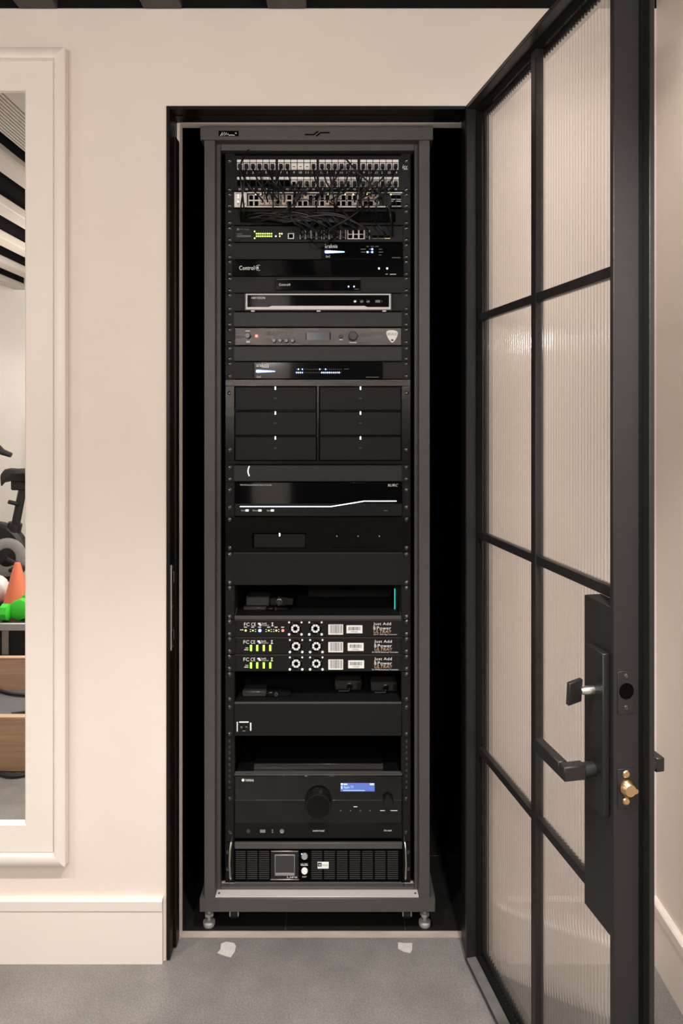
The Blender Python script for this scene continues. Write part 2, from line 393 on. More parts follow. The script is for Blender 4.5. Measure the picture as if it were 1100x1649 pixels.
# black steel door frame
fr = thing('trim_1', 'black steel door frame set into the cream wall around the rack closet', 'door frame', (-.05, 0, 0), kind='structure')
J0, J1 = OX0 + .0005, OX0 + .0095
MB().box(J0, J1, -.004, .07, 0.004, OZ1 - .0005, .001).build('jamb', M['frame'], fr)
MB().box(J1 + .0001, X(289.4, DW + .07) - .0005, .036, .07, .004, OZ1 - .0605, .001).build('door_stop', M['frame'], fr)
HZ = Z(198, DW + .07)
MB().box(J1 + .0002, .3, -.004, .07, OZ1 - .0095, OZ1 - .0005, .001).build('header', M['frame'], fr)
MB().box(J1 + .0002, .3, .03, .07, HZ + .0006, OZ1 - .0097, .001).build('header_stop', M['frame'], fr)
MB().box(.302, .344, .004, .07, .004, OZ1 - .0005, .001).build('jamb', M['frame'], fr)
sp = MB()
D1, D2 = DW + .004, DW + .03
zt, zb = Z(909, DW + .01), Z(1046, DW + .01)
sp.box(J1, J1 + .0016, .004, .032, zb, zt)
spo = sp.build('strike_plate', M['door'], fr)
MB().box(J1, J1 + .0028, .0015, .0045, zb, zt, .0006).build('bright_lip', M['silver'], spo)
for z0, z1 in ((zb + .02, zb + .045), (zt - .048, zt - .02)):
    MB().box(J1 + .0017, J1 + .0021, .011, .024, z0, z1).build('bolt_pocket', M['hole'], spo)
    MB().tube([(J1 + .0019, .010, z1), (J1 + .0019, .026, z1), (J1 + .0019, .026, z0), (J1 + .0019, .010, z0)], .0007, 5).build('pocket_rim', M['steel'], spo)
for z0 in (zb + .006, (zb + zt) / 2, zt - .008):
    MB().lathe((J1 + .0016, .018, z0), (1, 0, 0), [(.0035, 0), (.0022, .001)], 10).build('screw', M['steel'], spo)

# pale residue marks left on the floor
def ground(px, py, z=0.):
    D = (HC - z) * F / (py - 667); return (X(px, D), D - DW)
def mark(pts, label):
    p = [ground(*q) for q in pts]
    tag(MB().prism([(a, b_, .0009) for a, b_ in p], (0, 0, -.0008)).build('adhesive_residue', M['patch']), label, 'floor mark', 'residue marks on the concrete')
mark([(356, 1520), (364, 1517), (377, 1519), (380, 1524), (378, 1533), (372, 1542), (363, 1540), (350, 1535), (355, 1529)], 'pale residue patch on the concrete below the left rack foot')
mark([(641, 1518), (652, 1519), (664, 1519), (664, 1529), (661, 1535), (651, 1533), (641, 1528)], 'pale residue patch on the concrete below the right rack foot')

# ------------------------------------------------------------ framed mirror
YF = -.0015
mr = thing('wall_mirror', 'large cream framed wall mirror reflecting a gym, left of the doorway', 'mirror', (-1.15, 0, Z(1390, 1.69)))
ix1, iz1, iz0 = X(44, DW - .012), Z(144, DW - .012), Z(1327, DW - .012); ix0 = ix1 - 1.0
fw = X(104.5, DW - .025) - ix1
prof = [(-.004, .008), (-.004, .013), (0, .0165), (.0635, .0165), (.0655, .0135), (.0675, .0165), (.070, .0235), (.074, .0255), (fw - .004, .0255), (fw, .0225), (fw, .002), (-.004, .002)]
def loop(c):
    sx, sz = c; return [((ix1 + w_ if sx else ix0 - w_), YF - d_, (iz1 + w_ if sz else iz0 - w_)) for w_, d_ in prof]
cs = [(0, 0), (1, 0), (1, 1), (0, 1)]
for q in range(4):
    a, b_ = loop(cs[q]), loop(cs[(q + 1) % 4]); n = len(prof)
    MB().add(a + b_, [(i, (i + 1) % n, n + (i + 1) % n, n + i) for i in range(n)] + [tuple(range(n)), tuple(range(2 * n - 1, n - 1, -1))]).build('frame_rail', M['trim'], mr)
YM = YF - .006
MB().box(ix0 - .003, ix1 + .003, YM, YM + .003, iz0 - .003, iz1 + .003).build('mirror_glass', M['mirror'], mr, smooth=False)

# ------------------------------------------------------------ open glass door
TH = math.atan(.1974); su, cu_ = math.sin(TH), math.cos(TH)
BX, BY = X(749, 1.712), 1.712 - DW
def dp(u, o, z): return (BX + u * su + o * cu_, BY - u * cu_ + o * su, z)
def uo(v):  # inverse, for reference
    return v
door = thing('door_1', 'open black steel door with eight panes of reeded glass, hinged right of the rack closet', 'door', dp(.3, .025, .004), kind='structure')
WD, DZ0, DZ1 = .629, .006, Z(171.5, 1.712)
def dbox(u0, u1, o0, o1, z0, z1, b=.0008): return MB().box(u0, u1, o0, o1, z0, z1, b).xf(dp)
dbox(0, .010, 0, .052, DZ0, DZ1).build('hinge_stile', M['door'], door)
dbox(WD - .010, WD, 0, .044, DZ0, DZ1).build('lock_stile', M['door'], door)
dbox(.0101, WD - .0101, 0, .052, DZ1 - .010, DZ1 - .0001).build('top_rail', M['door'], door)
dbox(.0101, WD - .0101, 0, .052, DZ0, DZ0 + .010).build('bottom_rail', M['door'], door)
dbox(-.002, WD + .012, .0525, .062, DZ0 + .002, DZ1 + .012).build('outer_flange', M['door'], door) if False else None
dbox(.0102, WD - .0102, -.0004, .0236, DZ0 + .0102, DZ0 + .0118, .0004).build('lit_rail_strip', M['lit_ledge'], door)  # added strip, its paler colour stands for light on the bottom rail
fl_ = MB()
for u0, u1, z0, z1 in ((-.004, .022, DZ0, DZ1), (WD - .022, WD + .014, DZ0, DZ1), (.0221, WD - .0221, DZ0, DZ0 + .03), (.0221, WD - .0221, DZ1 - .03, DZ1)):
    fl_.box(u0, u1, .0525, .0615, z0, z1, .0008)
fl_.xf(dp).build('outer_flange', M['door'], door)
dbox(WD - .0095, WD - .004, .0442, .0523, DZ0, DZ1).build('weather_seal', M['rubber'], door)
GO = .036                                    # glass face
gu = [.0165, .307, .6185]; MW = .020
gz = [DZ0 + .0165, Z(1200, 1.709) - .008, Z(855, 1.709) - .008, Z(507, 1.709) - .008, DZ1 - .0165]
bead = MB()
bead.box(.0101, .0165, .024, .046, DZ0 + .0101, DZ1 - .0101); bead.box(.6126, .6189, .024, .046, DZ0 + .0101, DZ1 - .0101)
bead.box(.0166, .6125, .024, .046, DZ0 + .0101, DZ0 + .0165); bead.box(.0166, .6125, .024, .046, DZ1 - .0165, DZ1 - .0101)
bead.xf(dp).build('glazing_bead', M['rubber'], door)
for k in range(1, 4):
    z = gz[k]
    for (u0, u1) in ((.0167, .307 - MW / 2 - .0001), (.307 + MW / 2 + .0001, .6124)):
        dbox(u0, u1, .027, .045, z - .009, z + .009, .001).build('glazing_bar', M['door'], door)
dbox(.307 - MW / 2, .307 + MW / 2, .0255, .0465, DZ0 + .0167, DZ1 - .0167, .001).build('centre_mullion', M['door'], door)
LU0, LZ1, LZ0 = .5405, Z(956, 1.188), Z(1452, 1.186)
def pane(u0, u1, z0, z1):
    n = max(6, round((u1 - u0) / .0103)); seg = 6; pts = []
    for i in range(n):
        for k in range(seg):
            t = (k + .0) / seg; u = u0 + (i + t) * (u1 - u0) / n
            pts.append((u, GO + .0018 - .0030 * (1 - (2 * t - 1) ** 2)))
    pts.append((u1, GO + .0018))
    fr_ = [(a, b_, z0) for a, b_ in pts] + [(u1, GO + .0045, z0), (u0, GO + .0045, z0)]
    mb = MB().prism(fr_, (0, 0, z1 - z0)).xf(dp); mb.mi = [1, 1] + [0 if i < len(pts) - 1 else 1 for i in range(len(fr_))]; return mb
for k in range(4):
    z0 = gz[k] + (.0095 if k else .0005); z1 = gz[k + 1] - (.0095 if k < 3 else .0005)
    pane(.0168, .307 - MW / 2 - .0003, z0, z1).build('glass_pane', [M['glass'], M['glass_flat']], door)
    pane(.307 + MW / 2 + .0003, .6122, z0, z1).build('glass_pane', [M['glass'], M['glass_flat']], door)
# lock case across the corner of the lower panes
lc = dbox(LU0, WD - .0101, .002, .0335, LZ0, LZ1, .001).build('lock_case', M['door'], door)
EU0, EU1, EZ1, EZ0 = .5655, .617, Z(1036, 1.157), Z(1316, 1.107)
es = dbox(EU0, EU1, -.0105, .0018, EZ0, EZ1, .0012).build('escutcheon', M['door'], door)
# lever
zl = Z(1244, 1.12)
lv = MB(); lv.cyl((.5895, -.0107, zl), (.5895, -.030, zl), .0115, None, 16); lv.box(.580, .599, -.066, -.028, zl - .0115, zl + .0115, .0015)
lv.box(.4945, .5795, -.066, -.050, zl - .0115, zl + .0115, .0015)
lv.xf(dp).build('lever_handle', M['door'], door)
lo = MB(); lo.cyl((.5895, .062, zl), (.5895, .095, zl), .0115, None, 16); lo.box(.475, .600, .094, .110, zl - .0115, zl + .0115, .0015)
lo.xf(dp).build('lever_handle', M['door'], door)
MB().box(.560, .612, .0617, .070, EZ0, EZ1, .0012).xf(dp).build('escutcheon', M['door'], door)
zt_ = Z(1104, 1.15)
MB().lathe((.5895, -.0107, zt_), (0, -1, 0), [(.0075, 0), (.0075, .012), (.005, .022)], 14).xf(dp).build('thumbturn_stem', M['steel'], door)
a_ = .22
MB().box(-.0145, .0145, -.0035, .0035, -.019, .019, .001).xf(lambda x, y, z: (x * math.cos(1.25) + y * math.sin(1.25), -x * math.sin(1.25) + y * math.cos(1.25), z)).xf(lambda x, y, z: dp(.590 + x * math.cos(a_) + z * math.sin(a_) * .5, -.044 + y, zt_ + z * math.cos(a_) - x * math.sin(a_))).build('thumbturn', M['door'], door)
# edge hardware
zbolt = Z(1114, 1.098)
ef = MB().box(WD, WD + .0012, .007, .0345, zbolt - .034, zbolt + .032, .0004).xf(dp).build('deadbolt_plate', M['door'], door)
MB().cyl((WD + .0012, .0215, zbolt + .001), (WD + .0018, .0215, zbolt + .001), .0125, None, 20).xf(dp).build('bolt_hole', M['hole'], ef)
for dz in (-.025, .024):
    MB().lathe(dp(WD + .0012, .0215, zbolt + dz), (su, -cu_, 0), [(.0045, 0), (.003, .0012)], 12).build('screw', M['screw'], ef)
zlat = Z(1269, 1.098)
lf = MB().box(WD, WD + .0012, .007, .0345, zlat - .030, zlat + .030, .0004).xf(dp).build('latch_plate', M['door'], door)
for dz in (-.0205, .0215):
    MB().lathe(dp(WD + .0012, .0215, zlat + dz), (su, -cu_, 0), [(.0062, 0), (.0045, .0016)], 14).build('brass_screw', M['brass'], lf)
MB().lathe((WD + .0012, .023, zlat), (1, 0, 0), [(.0135, 0), (.0135, .004), (.009, .010)], 20).xf(dp).lathe(dp(WD + .0012, .0345, zlat - .004), (su, -cu_, 0), [(.0055, 0), (.004, .006)], 10).build('latch_bolt', M['brass'], lf)
for k_, z in enumerate((.18, 1.03, 1.9)):
    MB().cyl((BX - .0001 + .034, -.013, z - .05), (BX - .0001 + .034, -.013, z + .05), .0075, None, 12).build('hinge', M['door'], door) if False else None
# ------------------------------------------------------------ equipment rack
DF = 1.800; YFr = DF - DW; D2_ = 1.826; YI = D2_ - DW
rack = thing('server_rack', 'tall dark steel equipment rack full of audio and network gear in the closet', 'rack', (X(510, DF), YFr + .3, 0))
def rb(mb, x0, y0, x1, y1, D, dep, b=.0012):
    return mb.box(X(x0, D), X(x1, D), D - DW, D - DW + dep, Z(y1, D), Z(y0, D), b)
RD = .72
topc = rb(MB(), 322.5, 204, 697.5, 225.5, 1.797, RD).build('top_cover', M['rack'], rack)
rb(MB(), 321.5, 1447, 701, 1469, 1.797, RD).build('base', M['rack'], rack)
for a, b_ in ((328.8, 346.3), (674.8, 692.3)):
    MB().box(X(a, DF), X(b_, DF), YFr, YFr + .026, Z(1446.6, DF), Z(225.8, DF), .001).build('front_post', M['rack'], rack)
for a, b_ in ((348.2, 355.3), (667.6, 673.6)):
    MB().box(X(a, D2_), X(b_, D2_), YI, YI + .012, Z(1436, D2_), Z(229, D2_), .0008).build('inner_flange', M['rack'], rack)
ti = rb(MB(), 355.5, 231.5, 667.4, 242.5, D2_, .03).build('upper_inner_rail', M['rack'], rack)
rb(MB(), 355.5, 1428, 667.4, 1436.4, D2_, .014, .0006).build('lower_inner_rail', M['rack'], rack)
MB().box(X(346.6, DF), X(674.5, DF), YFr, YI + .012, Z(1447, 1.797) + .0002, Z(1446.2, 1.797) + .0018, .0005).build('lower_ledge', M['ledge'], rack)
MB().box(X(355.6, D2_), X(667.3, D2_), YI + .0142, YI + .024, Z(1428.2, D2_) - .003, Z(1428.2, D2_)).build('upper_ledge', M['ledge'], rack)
for px in (352.5, 669):
    xx = X(px, 1.81)
    MB().cyl((xx, 1.812 - DW, Z(1446, 1.797) + .0017), (xx, 1.812 - DW, Z(1446, 1.797) + .0024), .0025).build('ledge_screw', M['hole'], rack)
for px in (328.8, 692.3):
    xx = X(px, DF)
    x0, x1 = (xx, xx + .0015) if px < 500 else (xx - .0015, xx)
    MB().box(x0, x1, YFr + .0262, YFr + RD, Z(1446.4, 1.797), Z(226, 1.797)).build('side_panel', M['rackdark'], rack)
MB().box(X(330.5, DF), X(690.5, DF), YFr + RD - .004, YFr + RD - .002, Z(1446, 1.797), Z(227, 1.797)).build('rear_panel', M['rackdark'], rack)
# mounting rails with their threaded holes
for a, b_, hx in ((362.5, 377.5, 369.3), (646.5, 661.5, 655.2)):
    r_ = MB().box(X(a, DP), X(b_, DP), YP + .0035, YP + .022, Z(1423, DP), Z(247, DP)).build('mounting_rail', M['face2'], rack)
    for y0, y1, mm in ((1194, 1270, 0),):
        y = y0
        while y < y1:
            disc(MB(), hx, y, 2.4, -.0028, .0008, 8).build('threaded_hole', M['screw'], r_); y += 9.35
# badges
bd = rb(MB(), 352, 210.5, 384.5, 219.5, 1.7965, .0006, .0002).build('badge', M['hole'], rack)
mb = MB()
def strokes(mb, pts, r, D):
    return mb.tube([(X(a, D), D - DW - .0006, Z(b, D)) for a, b in pts], r, 5)
strokes(mb, [(355, 219), (358.5, 213), (358, 218.5), (362, 213), (361.5, 218.5), (365, 213.5), (365, 217.5), (367.5, 215.5), (368.5, 218), (373, 217.6), (378, 218.2)], .0009, 1.796)
strokes(mb, [(379, 214.2), (381, 215.2)], .0012, 1.796)
mb.build('logo', M['print'], bd)
lm = MB(); strokes(lm, [(491, 217), (505, 217), (511, 212.5), (513, 212.5)], .0018, 1.7965); strokes(lm, [(509, 219), (511.5, 218), (516, 214), (531, 213.8)], .0018, 1.7965)
lm.build('door_latch', M['hole'], rack)
# feet and casters
for i, (px, Dd) in enumerate(((337, 1.836), (684, 1.836))):
    xx = X(px, Dd); yy = Dd - DW
    mb = MB(); mb.lathe((xx, yy, 0), (0, 0, 1), [(.014, 0), (.016, .004), (.0155, .011), (.011, .014)], 16); mb.cyl((xx, yy, .0135), (xx, yy, Z(1469, 1.797) + .001), .005, None, 10); mb.lathe((xx, yy, .026), (0, 0, 1), [(.012, 0), (.012, .007)], 6)
    mb.build('levelling_foot', M['silver'], rack)
for (px, Dd) in ((378, 1.848), (655, 1.848), (378, 2.40), (655, 2.40)):
    xx = X(px, Dd); yy = Dd - DW; zb_ = Z(1469, 1.797)
    c_ = MB().box(xx - .014, xx + .014, yy - .02, yy + .02, zb_ - .004, zb_).box(xx - .012, xx - .0095, yy - .012, yy + .02, .022, zb_ - .004).box(xx + .0095, xx + .012, yy - .012, yy + .02, .022, zb_ - .004).build('caster', M['silver'], rack)
    MB().cyl((xx - .009, yy + .012, .0245), (xx + .009, yy + .012, .0245), .0245, None, 18).build('wheel', M['semi'], c_)

# ------------------------------------------------------------ gear in the rack
SCREW = None
def screw_at(parent, px, py, f=.0002):
    global SCREW
    D = DP - f; c = (X(px, D), YP - f, Z(py, D))
    if SCREW is None:
        s = MB().lathe((0, 0, 0), (0, -1, 0), [(.0056, 0), (.0056, .0006), (.0046, .0010), (.0042, .0026), (.0026, .0036)], 12)
        SCREW = s.build('screw', M['screw'], parent); me = SCREW.data
        z0 = .0056
        bpy.data.objects.remove(SCREW); WL.clear if False else None
        SCREW = me
    o = bpy.data.objects.new('screw', SCREW); COL.objects.link(o); o.parent = parent
    p = Vector((c[0], c[1] - .0018, c[2] - .0056)); WL[o] = p; o.location = p - WL[parent]; KIDS.setdefault(parent, []).append(o)
def dev(name, label, cat, y0, y1, screws=None, faceplate=True, m='face', f=0., x0=363, x1=661, group=None):
    t = thing(name, label, cat, (X(512, DP), YP + .05, Z(y1, DP)), group)
    if faceplate: P(MB(), x0, y0 + .35, x1, y1 - .35, f, .003, .0006).build('faceplate', M[m], t)
    if screws is None: screws = (y0 + 4, y1 - 4.5)
    for y in screws:
        for px in (369.3, 655.2): screw_at(t, px, y)
    return t
def chassis(t, x0, y0, x1, y1, dep=.30, f=0., m='rackdark'):
    return P(MB(), x0, y0, x1, y1, f - .0031, dep).build('chassis', M[m], t)
def glow(mb, px, py, w_, h_, f, t=.0012): return P(mb, px - w_ / 2, py - h_ / 2, px + w_ / 2, py + h_ / 2, f, t, .0004)

# --- 48 jack patch panel
t = dev('patch_bay', 'white jack patch panel with 48 numbered ports at the top of the rack', 'patch panel', 250, 307.5, (258.5, 305), m='semi')
chassis(t, 380, 252, 645, 306, .05)
gx = [(381.2, 444.2), (447.2, 510.2), (513.4, 576.2), (579.8, 642.4)]
JM = None; LM = None; num = MB(); jacks = []
for r in range(2):
    for g in range(4):
        a, b_ = gx[g]; pt = (b_ - a) / 6
        for i in range(6):
            cx = a + pt * (i + .5); y0 = (262.6, 290.2)[r]; n = r * 24 + g * 6 + i
            jacks.append((cx, y0 + 5.5))
            ly = (257, 284.8)[r]
            mb = MB(); P(mb, cx - pt * .45, ly, cx + pt * .45, ly + 4.3, .0012, .0014, .0004)
            if LM is None: LM = mb.build('label_strip', M['sticker'], t)
            else: share(LM, (X(cx, DP - .0012), WL[LM][1], Z(ly + 4.3, DP - .0012)), t)
            if r == 1 and n < 32:
                glow(MB(), cx, y0 + 5, pt * .8, 9.6, .0006, .0008).build('empty_port', M['hole'], t)
            else:
                if JM is None:
                    mb = MB(); D = DP - .002
                    P(mb, cx - 4.6, y0, cx + 4.6, y0 + 2.2, .002, .002, .0003); P(mb, cx - 4.6, y0 + 9.2, cx + 4.6, y0 + 10.6, .002, .002, .0003)
                    P(mb, cx - 4.6, y0 + 2.25, cx - 2.9, y0 + 9.15, .002, .002, .0003); P(mb, cx + 2.9, y0 + 2.25, cx + 4.6, y0 + 9.15, .002, .002, .0003)
                    mb.m = 1; P(mb, cx - 2.9, y0 + 2.2, cx + 2.9, y0 + 9.2, .0006, .0007)
                    JM = mb.build('keystone_jack', [M['jack'], M['hole']], t)
                else: share(JM, (X(cx, DP - .002), WL[JM][1], Z(y0 + 10.6, DP - .002)), t)
            text(num, str(n + 1), cx - (1.2 if n < 9 else 2.2), cx + (1.2 if n < 9 else 2.2), (276.2, 303.2)[r], (279.6, 306.3)[r], .0002)
            if n in (8, 9, 10, 31 + 6): glow(MB(), cx, y0 + 5.6, 6.2, 6.6, .0024, .0012).build('blank_insert', M['jack'], t); glow(MB(), cx, y0 + 5.8, 4.2, 1.2, .0026, .0004).build('insert_slot', M['hole'], t)
num.build('port_numbers', M['print'], t)
lg = MB(); text(lg, 'icc', 648, 656.5, 265.6, 271.5, .0004, .3); P(lg, 650, 272.2, 657, 272.9, .0008, .0004); lg.build('logo', M['print'], t)

# --- 48 port ivory switch
t = dev('network_switch', 'ivory faced 48 port network switch with pinkish clear plugs under the patch panel', 'network switch', 308, 335.5, (313, 331), m='semi')
sb = chassis(t, 378, 309, 648, 335, .25)
P(MB(), 376.8, 308.8, 649, 334.6, .004, .0039, .0008).build('front_bezel', M['semi'], t)
P(MB(), 377.4, 309.4, 397.5, 333.8, .0048, .0008, .0003).build('status_plate', M['jack'], t)
mb = MB(); P(mb, 398, 309.2, 648, 311, .0052, .0012, .0003); P(mb, 398, 331.9, 624, 333.8, .0052, .0012, .0003); P(mb, 400, 321.6, 480, 323.2, .0052, .0012, .0003); mb.build('port_surround', M['jack'], t)
mb = MB(); text(mb, 'NETGEAR', 379.2, 394, 310.3, 312.4, .005); P(mb, 382.6, 327.6, 384, 329, .0052, .0004); P(mb, 394.2, 327.6, 395.6, 329, .0052, .0004); mb.build('lettering', M['darkprint'], t)
for y in (314.6, 318, 324.6): glow(MB(), 383.6, y, 2, 2.2 if y != 318 else 1.2, .0056, .0008).build('status_light', M['warmwhite'], t)
PM = None; swp = []
for r in range(2):
    for i in range(24):
        cx = 404.4 + i * 8.62 + (i // 6) * 1.2; cy = (317.5, 327)[r]; swp.append((cx, cy))
        if PM is None:
            mb = MB(); P(mb, cx - 4.1, cy - 4, cx - 3.3, cy + 4, .0052, .0012); P(mb, cx + 3.3, cy - 4, cx + 4.1, cy + 4, .0052, .0012); P(mb, cx - 3.3, cy - 4, cx + 3.3, cy - 3.2, .0052, .0012)
            mb.m = 1; P(mb, cx - 3.3, cy - 3.2, cx + 3.3, cy + 4, .0044, .0004)
            PM = mb.build('ethernet_port', [M['jack'], M['hole']], t)
        else: share(PM, (X(cx, DP - .0052), WL[PM][1], Z(cy + 4, DP - .0052)), t)
for cx in (634, 642):
    for cy in (317, 328):
        mb = MB(); P(mb, cx - 3.6, cy - 4.4, cx + 3.6, cy - 3.4, .0054, .0014); P(mb, cx - 3.6, cy + 3.4, cx + 3.6, cy + 4.4, .0054, .0014); mb.m = 1; P(mb, cx - 3.6, cy - 3.4, cx + 3.6, cy + 3.4, .0044, .0004)
        mb.build('fibre_cage', [M['steel'], M['hole']], t)
for x_, mt in ((412, 'warmwhite'), (529, 'lime'), (569, 'warmwhite'), (591, 'lime'), (629.5, 'lime'), (556, 'amber'), (420, 'amber')):
    glow(MB(), x_, 313, 2.2, 2, .0056, .001).build('link_light', M[mt], t)

# --- cable brush panel
t = dev('cable_brush_panel', 'blank panel with a wide black brush slot behind drooping cables', 'cable panel', 336, 363, (340, 358.5))
chassis(t, 382, 338, 640, 362, .04)
mb = MB(); D = DP - .001
n = 6; pts = []
x0, x1, y0, y1, r_ = 386.5, 637, 341, 358.5, 3
for (cx, cy, a0) in ((x1 - r_, y1 - r_, 0), (x0 + r_, y1 - r_, 90), (x0 + r_, y0 + r_, 180), (x1 - r_, y0 + r_, 270)):
    for k in range(4): an = math.radians(a0 + k * 30); pts.append((cx + r_ * math.cos(an), cy + r_ * math.sin(an)))
flat(mb, pts, .0002, .0012); mb.build('slot_frame', M['hole'], t)
mb = MB(); xx = 389
while xx < 635:
    P(mb, xx, 343 + random.uniform(-.3, .3), xx + .5, 356.5 + random.uniform(-.4, .4), .0035 + random.uniform(0, .002), .002); xx += 1.6
tag(mb.build('brush_bristles', M['rackdark'], t), kind='stuff')

# --- managed switch with green light block
t = dev('managed_switch', 'charcoal network switch with a block of green lights and cabled ports', 'network switch', 363.4, 390.2, (367.2, 385.8), m='face2')
chassis(t, 378, 364, 648, 389.6, .25)
P(MB(), 377, 363.9, 649, 389.8, .004, .0039, .0008).build('front_bezel', M['face2'], t)
mb = MB(); flat(mb, [(381, 369.5), (383.2, 367.2), (385.2, 369), (384.6, 370.8), (382.2, 370.8)], .0042); text(mb, 'tp-link', 385.6, 391.4, 368.2, 371, .0042); text(mb, 'omada', 393, 401.6, 368.2, 370.6, .0042)
P(mb, 381.4, 376.3, 390.2, 377.1, .0045, .0004); P(mb, 381.4, 379, 403.5, 379.8, .0045, .0004); P(mb, 381.4, 380.6, 404.5, 381.4, .0045, .0004); mb.build('lettering', M['dimprint'], t)
for r in range(2):
    for i in range(8): glow(MB(), 413.2 + i * 3.42, (376.2, 380.3)[r], 2.2, 2.1, .0052, .0011).build('link_light', M['lime'], t)
for x_, y_, mt in ((410, 372.6, 'lime'), (410, 383.6, 'lime'), (450.4, 376.2, 'amber'), (453.8, 376.2, 'warmwhite'), (444.2, 380.3, 'warmwhite'), (450.6, 380.3, 'amber')):
    glow(MB(), x_, y_, 2, 2.2, .0052, .0011).build('status_light', M[mt], t)
mb = MB()
for a in ((463.6, 375.6, 465, 384.6), (472, 375.6, 473.4, 384.6), (465, 375.6, 472, 376.6), (465, 383.4, 472, 384.6)): P(mb, *a, .0052, .0012)
mb.m = 1; P(mb, 465, 376.6, 472, 383.4, .0044, .0004); mb.build('console_port', [M['jack'], M['hole']], t)
tpp = []; PM2 = None
for gx0, n in ((483, 4), (521.5, 4), (560, 4)):
    for i in range(n):
        for r in range(2):
            cx = gx0 + 4.2 + i * 9; cy = (374.2, 381.4)[r]; tpp.append((cx, cy))
            if PM2 is None:
                mb = MB(); P(mb, cx - 4.3, cy - 3.5, cx - 3.4, cy + 3.5, .0052, .0012); P(mb, cx + 3.4, cy - 3.5, cx + 4.3, cy + 3.5, .0052, .0012); P(mb, cx - 3.4, cy + 2.6, cx + 3.4, cy + 3.5, .0052, .0012)
                mb.m = 1; P(mb, cx - 3.4, cy - 3.5, cx + 3.4, cy + 2.6, .0044, .0004); PM2 = mb.build('ethernet_port', [M['jack'], M['hole']], t)
            else: share(PM2, (X(cx, DP - .0052), WL[PM2][1], Z(cy + 3.5, DP - .0052)), t)
for cx in (604, 614, 624):
    mb = MB(); P(mb, cx - 4.4, 383.4, cx + 4.4, 384.4, .0054, .0014); mb.m = 1; P(mb, cx - 4.2, 379, cx + 4.2, 383.4, .0046, .0006); mb.build('fibre_cage', [M['brass'] if cx == 624 else M['dimprint'], M['hole']], t)

# --- router shelf
t = dev('router_shelf_panel', 'charcoal shelf face with a black router at its right end', 'panel', 390.7, 418, (394.5, 413.5), m='face2')
chassis(t, 379, 391.5, 648, 417.6, .20)
t = thing('router', 'glossy black router front with a bright blue light bar', 'router', (X(583, DP), YP + .04, Z(417, DP)))
P(MB(), 518, 391, 649, 417.3, .0105, .0103, .0008).build('front', M['gloss'], t)
mb = MB(); text(mb, 'araknis', 523.4, 543.4, 393.4, 399.4, .0106); P(mb, 523.6, 393, 524.6, 394, .0108, .0003); mb.build('logo', M['print'], t)
mb = MB(); text(mb, 'OvrC', 524.8, 531.6, 411.4, 414.8, .0106); mb.build('logo', M['print'], t)
mb = MB(); flat(mb, [(522.8, 405.6), (523.6, 403.6), (526, 403.4), (554.6, 404.9), (555, 405.7), (554.6, 406.5), (526, 408), (523.6, 407.7)], .0106, .0012); mb.build('light_bar', M['blue'], t)
for x_, y_ in ((599.5, 401.2), (599.5, 405.9), (592, 405.9)): glow(MB(), x_, y_, 2.8, 2.8, .0116, .001).build('status_light', M['blue'], t)
mb = MB()
for a, b_, y in ((581, 589, 401.2), (581.4, 589, 405.9), (594.4, 597.4, 401.2), (594.4, 597.4, 405.9), (590, 594, 396.8), (597, 602, 396.8), (604, 610, 396.8), (610, 615.4, 401.4), (610, 616.8, 406), (610, 614.4, 410.6), (631, 645, 415)): P(mb, a, y - .45, b_, y + .45, .0109, .0003)
mb.build('caption_marks', M['dimprint'], t)

# --- home controllers
t = dev('home_controller', 'wide glossy black controller with a white name at its left end', 'controller', 418.3, 445, (421.5, 440.8), m='face')
chassis(t, 376, 419, 648, 444.6, .25)
P(MB(), 374.2, 418.6, 650, 444.5, .008, .0079, .0008).build('front', M['gloss'], t)
mb = MB(); text(mb, 'Control', 385.4, 409.6, 428, 434.8, .0082); text(mb, '4', 412.4, 416.6, 428.4, 434, .0082)
mb.tube([(X(416.6 + 5 * math.cos(a), DP - .0085), YP - .0085, Z(431.2 + 4.4 * math.sin(a), DP - .0085)) for a in [math.radians(v) for v in range(60, 301, 20)]], .00045, 5); mb.build('logo', M['print'], t)
for x_ in (610.4, 623.6): glow(MB(), x_, 432.2, 2.6, 3, .009, .001).build('status_light', M['paleblue'], t)
mb = MB(); P(mb, 628, 441.2, 638, 442.2, .0084, .0003); P(mb, 621, 441.2, 624.6, 441.8, .0084, .0003); mb.build('caption_marks', M['print'], t)
t = dev('controller_shelf_panel', 'charcoal rack shelf face around the small glossy controller', 'panel', 445.4, 472, (448.5, 467.5), m='face2')
chassis(t, 379, 446, 648, 471.6, .20)
t = thing('small_home_controller', 'small glossy black controller in the middle of a charcoal shelf face', 'controller', (X(512, DP), YP + .03, Z(467, DP)))
P(MB(), 443.6, 450.2, 580.4, 467, .010, .0098, .0008).build('front', M['gloss'], t)
P(MB(), 445, 449.7, 579, 450.1, .009, .0085).build('top_edge', M['dimprint'], t)
mb = MB(); text(mb, 'Control4', 449.4, 467.6, 456.4, 460.2, .0102); mb.build('logo', M['print'], t)
for x_ in (561.4, 570.2): glow(MB(), x_, 461.4, 1.9, 2.4, .011, .001).build('status_light', M['paleblue'], t)
mb = MB(); P(mb, 571, 465.3, 578, 466, .0104, .0003); mb.build('caption_marks', M['dimprint'], t)

